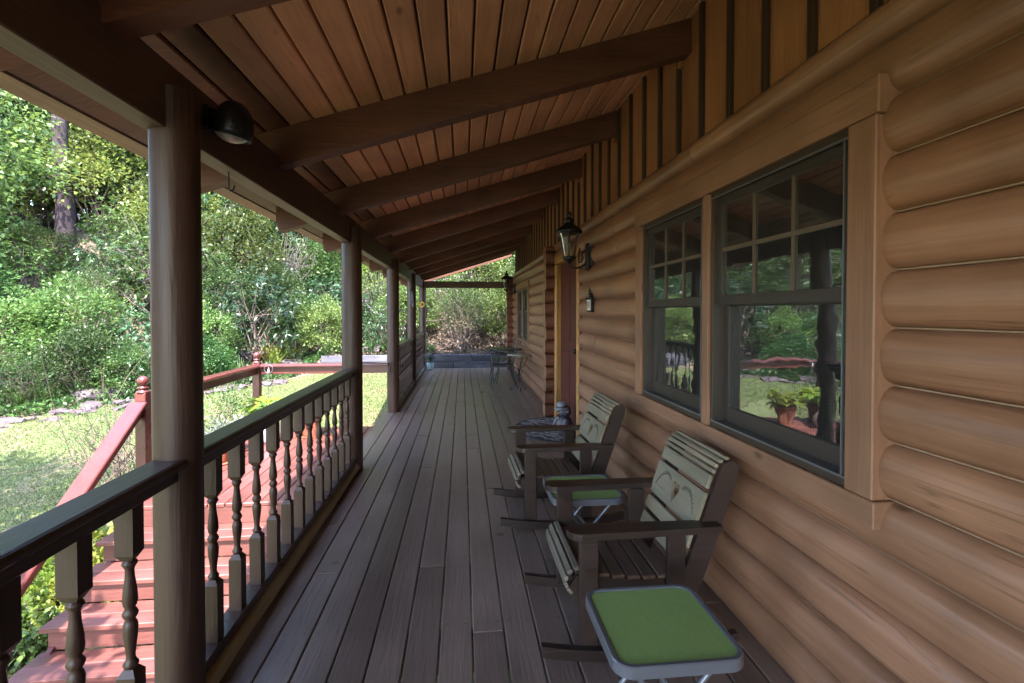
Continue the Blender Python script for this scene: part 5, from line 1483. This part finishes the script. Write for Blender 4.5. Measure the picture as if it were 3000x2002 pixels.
for x, y, s, k in ((-3.3, 4.75, 1.0, 'tuft'), (-3.55, 4.35, 0.85, 'tuft'), (-3.25, 5.35, 1.0, 'tuftgreen'), (-3.6, 5.0, 0.9, 'tuftgreen'), (-3.25, 4.15, 0.75, 'tuftgreen'), (-3.35, 5.9, 0.9, 'tuft'), (-3.15, 4.45, 0.8, 'tuft')):
    lab = 'low yellow-green leafy plant beside the steps' if k == 'tuft' else 'low mid green leafy plant beside the steps'
    place_plant(k, 'ground_plant', lab, 'plant', (x, y, G(x, y) - 0.02), s, 'leafy plants beside the steps, ' + ('yellow' if k == 'tuft' else 'green'))

# pots on the landing
def pot(name, label, x, y, prof, mat, soil_z, soil_r, plants, z0=LZ, saucer=None):
    t = thing(name, label, 'plant pot', (x, y, z0))
    obj('pot_body', MB().lathe(prof, n=22), mat, t)
    obj('soil', MB().lathe([(0, soil_z - 0.01), (soil_r, soil_z - 0.005), (0, soil_z + 0.008)], n=18), 'soil', t)
    if saucer: obj('saucer', MB().lathe([(0, 0.0005), (saucer, 0.0005), (saucer + 0.015, 0.022), (saucer + 0.007, 0.022), (saucer - 0.01, 0.008), (0, 0.006)], n=22), mat, t)
    for key, s, dz in plants:
        v = VAR[key]
        ms = [('foliage', v[0]), ('stems', v[1])] if isinstance(v, tuple) else [('leaves', v)]
        for nm, me in ms:
            o = link(bpy.data.objects.new(nm, me), t); o.location = (0, 0, soil_z + dz); o.scale = (s, s, s); o.rotation_euler.z = rnd.uniform(0, 6)
    return t
terra = lambda h, r: [(0, 0.01), (r * 0.68, 0.01), (r * 0.72, 0.02), (r * 0.97, h * 0.78), (r * 0.97, h * 0.8), (r * 1.08, h * 0.8), (r * 1.08, h), (r * 0.95, h), (r * 0.9, h * 0.85), (0, h * 0.84)]
pot('flower_pot', 'terracotta pot of lime green hosta at the railing end of the landing', -1.98, 6.62, terra(0.30, 0.135), 'terracotta', 0.255, 0.12, [('hosta', 1.0, 0)], saucer=0.13)
pot('flower_pot', 'pale grey glazed jug-shaped pot on the landing', -2.42, 6.38, [(0, 0.005), (0.115, 0.005), (0.14, 0.05), (0.148, 0.12), (0.13, 0.22), (0.095, 0.29), (0.085, 0.32), (0.105, 0.345), (0.092, 0.345), (0.075, 0.32), (0, 0.31)], 'jugglaze', 0.315, 0.08, [('hostagreen', 0.8, 0.0)])
pot('flower_pot', 'brown pot of lime hosta in the corner of the landing', -2.60, 6.78, terra(0.28, 0.13), 'darkpot', 0.24, 0.11, [('hosta', 1.15, 0)], saucer=0.12)
pot('flower_pot', 'small brown pot with silvery foliage on the landing', -2.62, 5.98, terra(0.22, 0.10), 'darkpot', 0.185, 0.085, [], saucer=0.10)
VAR_S = None
rng = np.random.default_rng(5)
Pp, Dp, Lp, Wp, Cp = foliage(rng, 'fine', 0.17, 0.15, 0.14, 34, 16, 0.06, 0.3, -0.4, 0.05)
VAR['silver'] = leaf_mesh('leaves', Pp, Dp, Lp, Wp * 0.8, 'leaf_silver', rng)
sp = pot('flower_pot', 'terracotta pot of silvery grey foliage on a wide saucer', -2.62, 5.55, terra(0.20, 0.115), 'terracotta', 0.17, 0.10, [('silver', 0.85, 0)], saucer=0.15)
o = link(bpy.data.objects.new('leaves', VAR['silver']), [c for c in scene.objects if c.get('label', '').startswith('small brown pot with silvery')][0]); o.location = (0, 0, 0.185); o.scale = (0.65,) * 3
pot('flower_pot', 'dark purple glazed pot with small leafy plant near the top of the steps', -2.60, 5.02, [(0, 0.005), (0.08, 0.005), (0.105, 0.06), (0.11, 0.13), (0.095, 0.19), (0.10, 0.205), (0.09, 0.205), (0.085, 0.185), (0, 0.18)], 'purpleglaze', 0.185, 0.08, [('hostagreen', 0.7, 0)], saucer=0.10)
pot('flower_pot', 'pale blue glazed pot with grassy plant at the end of the porch floor', -0.80, 12.42, [(0, 0.002), (0.075, 0.002), (0.082, 0.02), (0.095, 0.15), (0.097, 0.178), (0.088, 0.178), (0.082, 0.16), (0, 0.155)], 'blueglaze', 0.16, 0.08, [('silver', 0.7, 0.02), ('strap', 0.42, 0)], z0=0.0)
gs = thing('garden_stake', 'thin metal garden stake with a ring top beside the landing railing', 'garden stake', (-2.62, 6.90, LZ))
obj('rod', MB().tube([(0.0, 0, 0.0), (0.004, 0, 0.4), (0.01, 0, 0.86)], 0.004, 6), 'greymetal', gs)
obj('ring', MB().tube([(0.01 + 0.055 * math.cos(R(a)), 0, 0.86 + 0.055 * math.sin(R(a))) for a in range(0, 361, 20)], 0.004, 6), 'greymetal', gs)
obj('drop', MB().lathe([(0, 0.80), (0.010, 0.815), (0.012, 0.83), (0.006, 0.86), (0, 0.885)], c=(0.01, 0, 0), n=10), 'label', gs)
o = obj('timber_block', MB().box(-0.55, 0.55, -0.08, 0.08, -0.05, 0.12, 0.01), 'redr'); o.location = (-8.35, 8.75, G(-8.35, 8.75)); o.rotation_euler.z = R(12)
tag(o, 'short reddish timber lying on the lawn edge', 'timber')
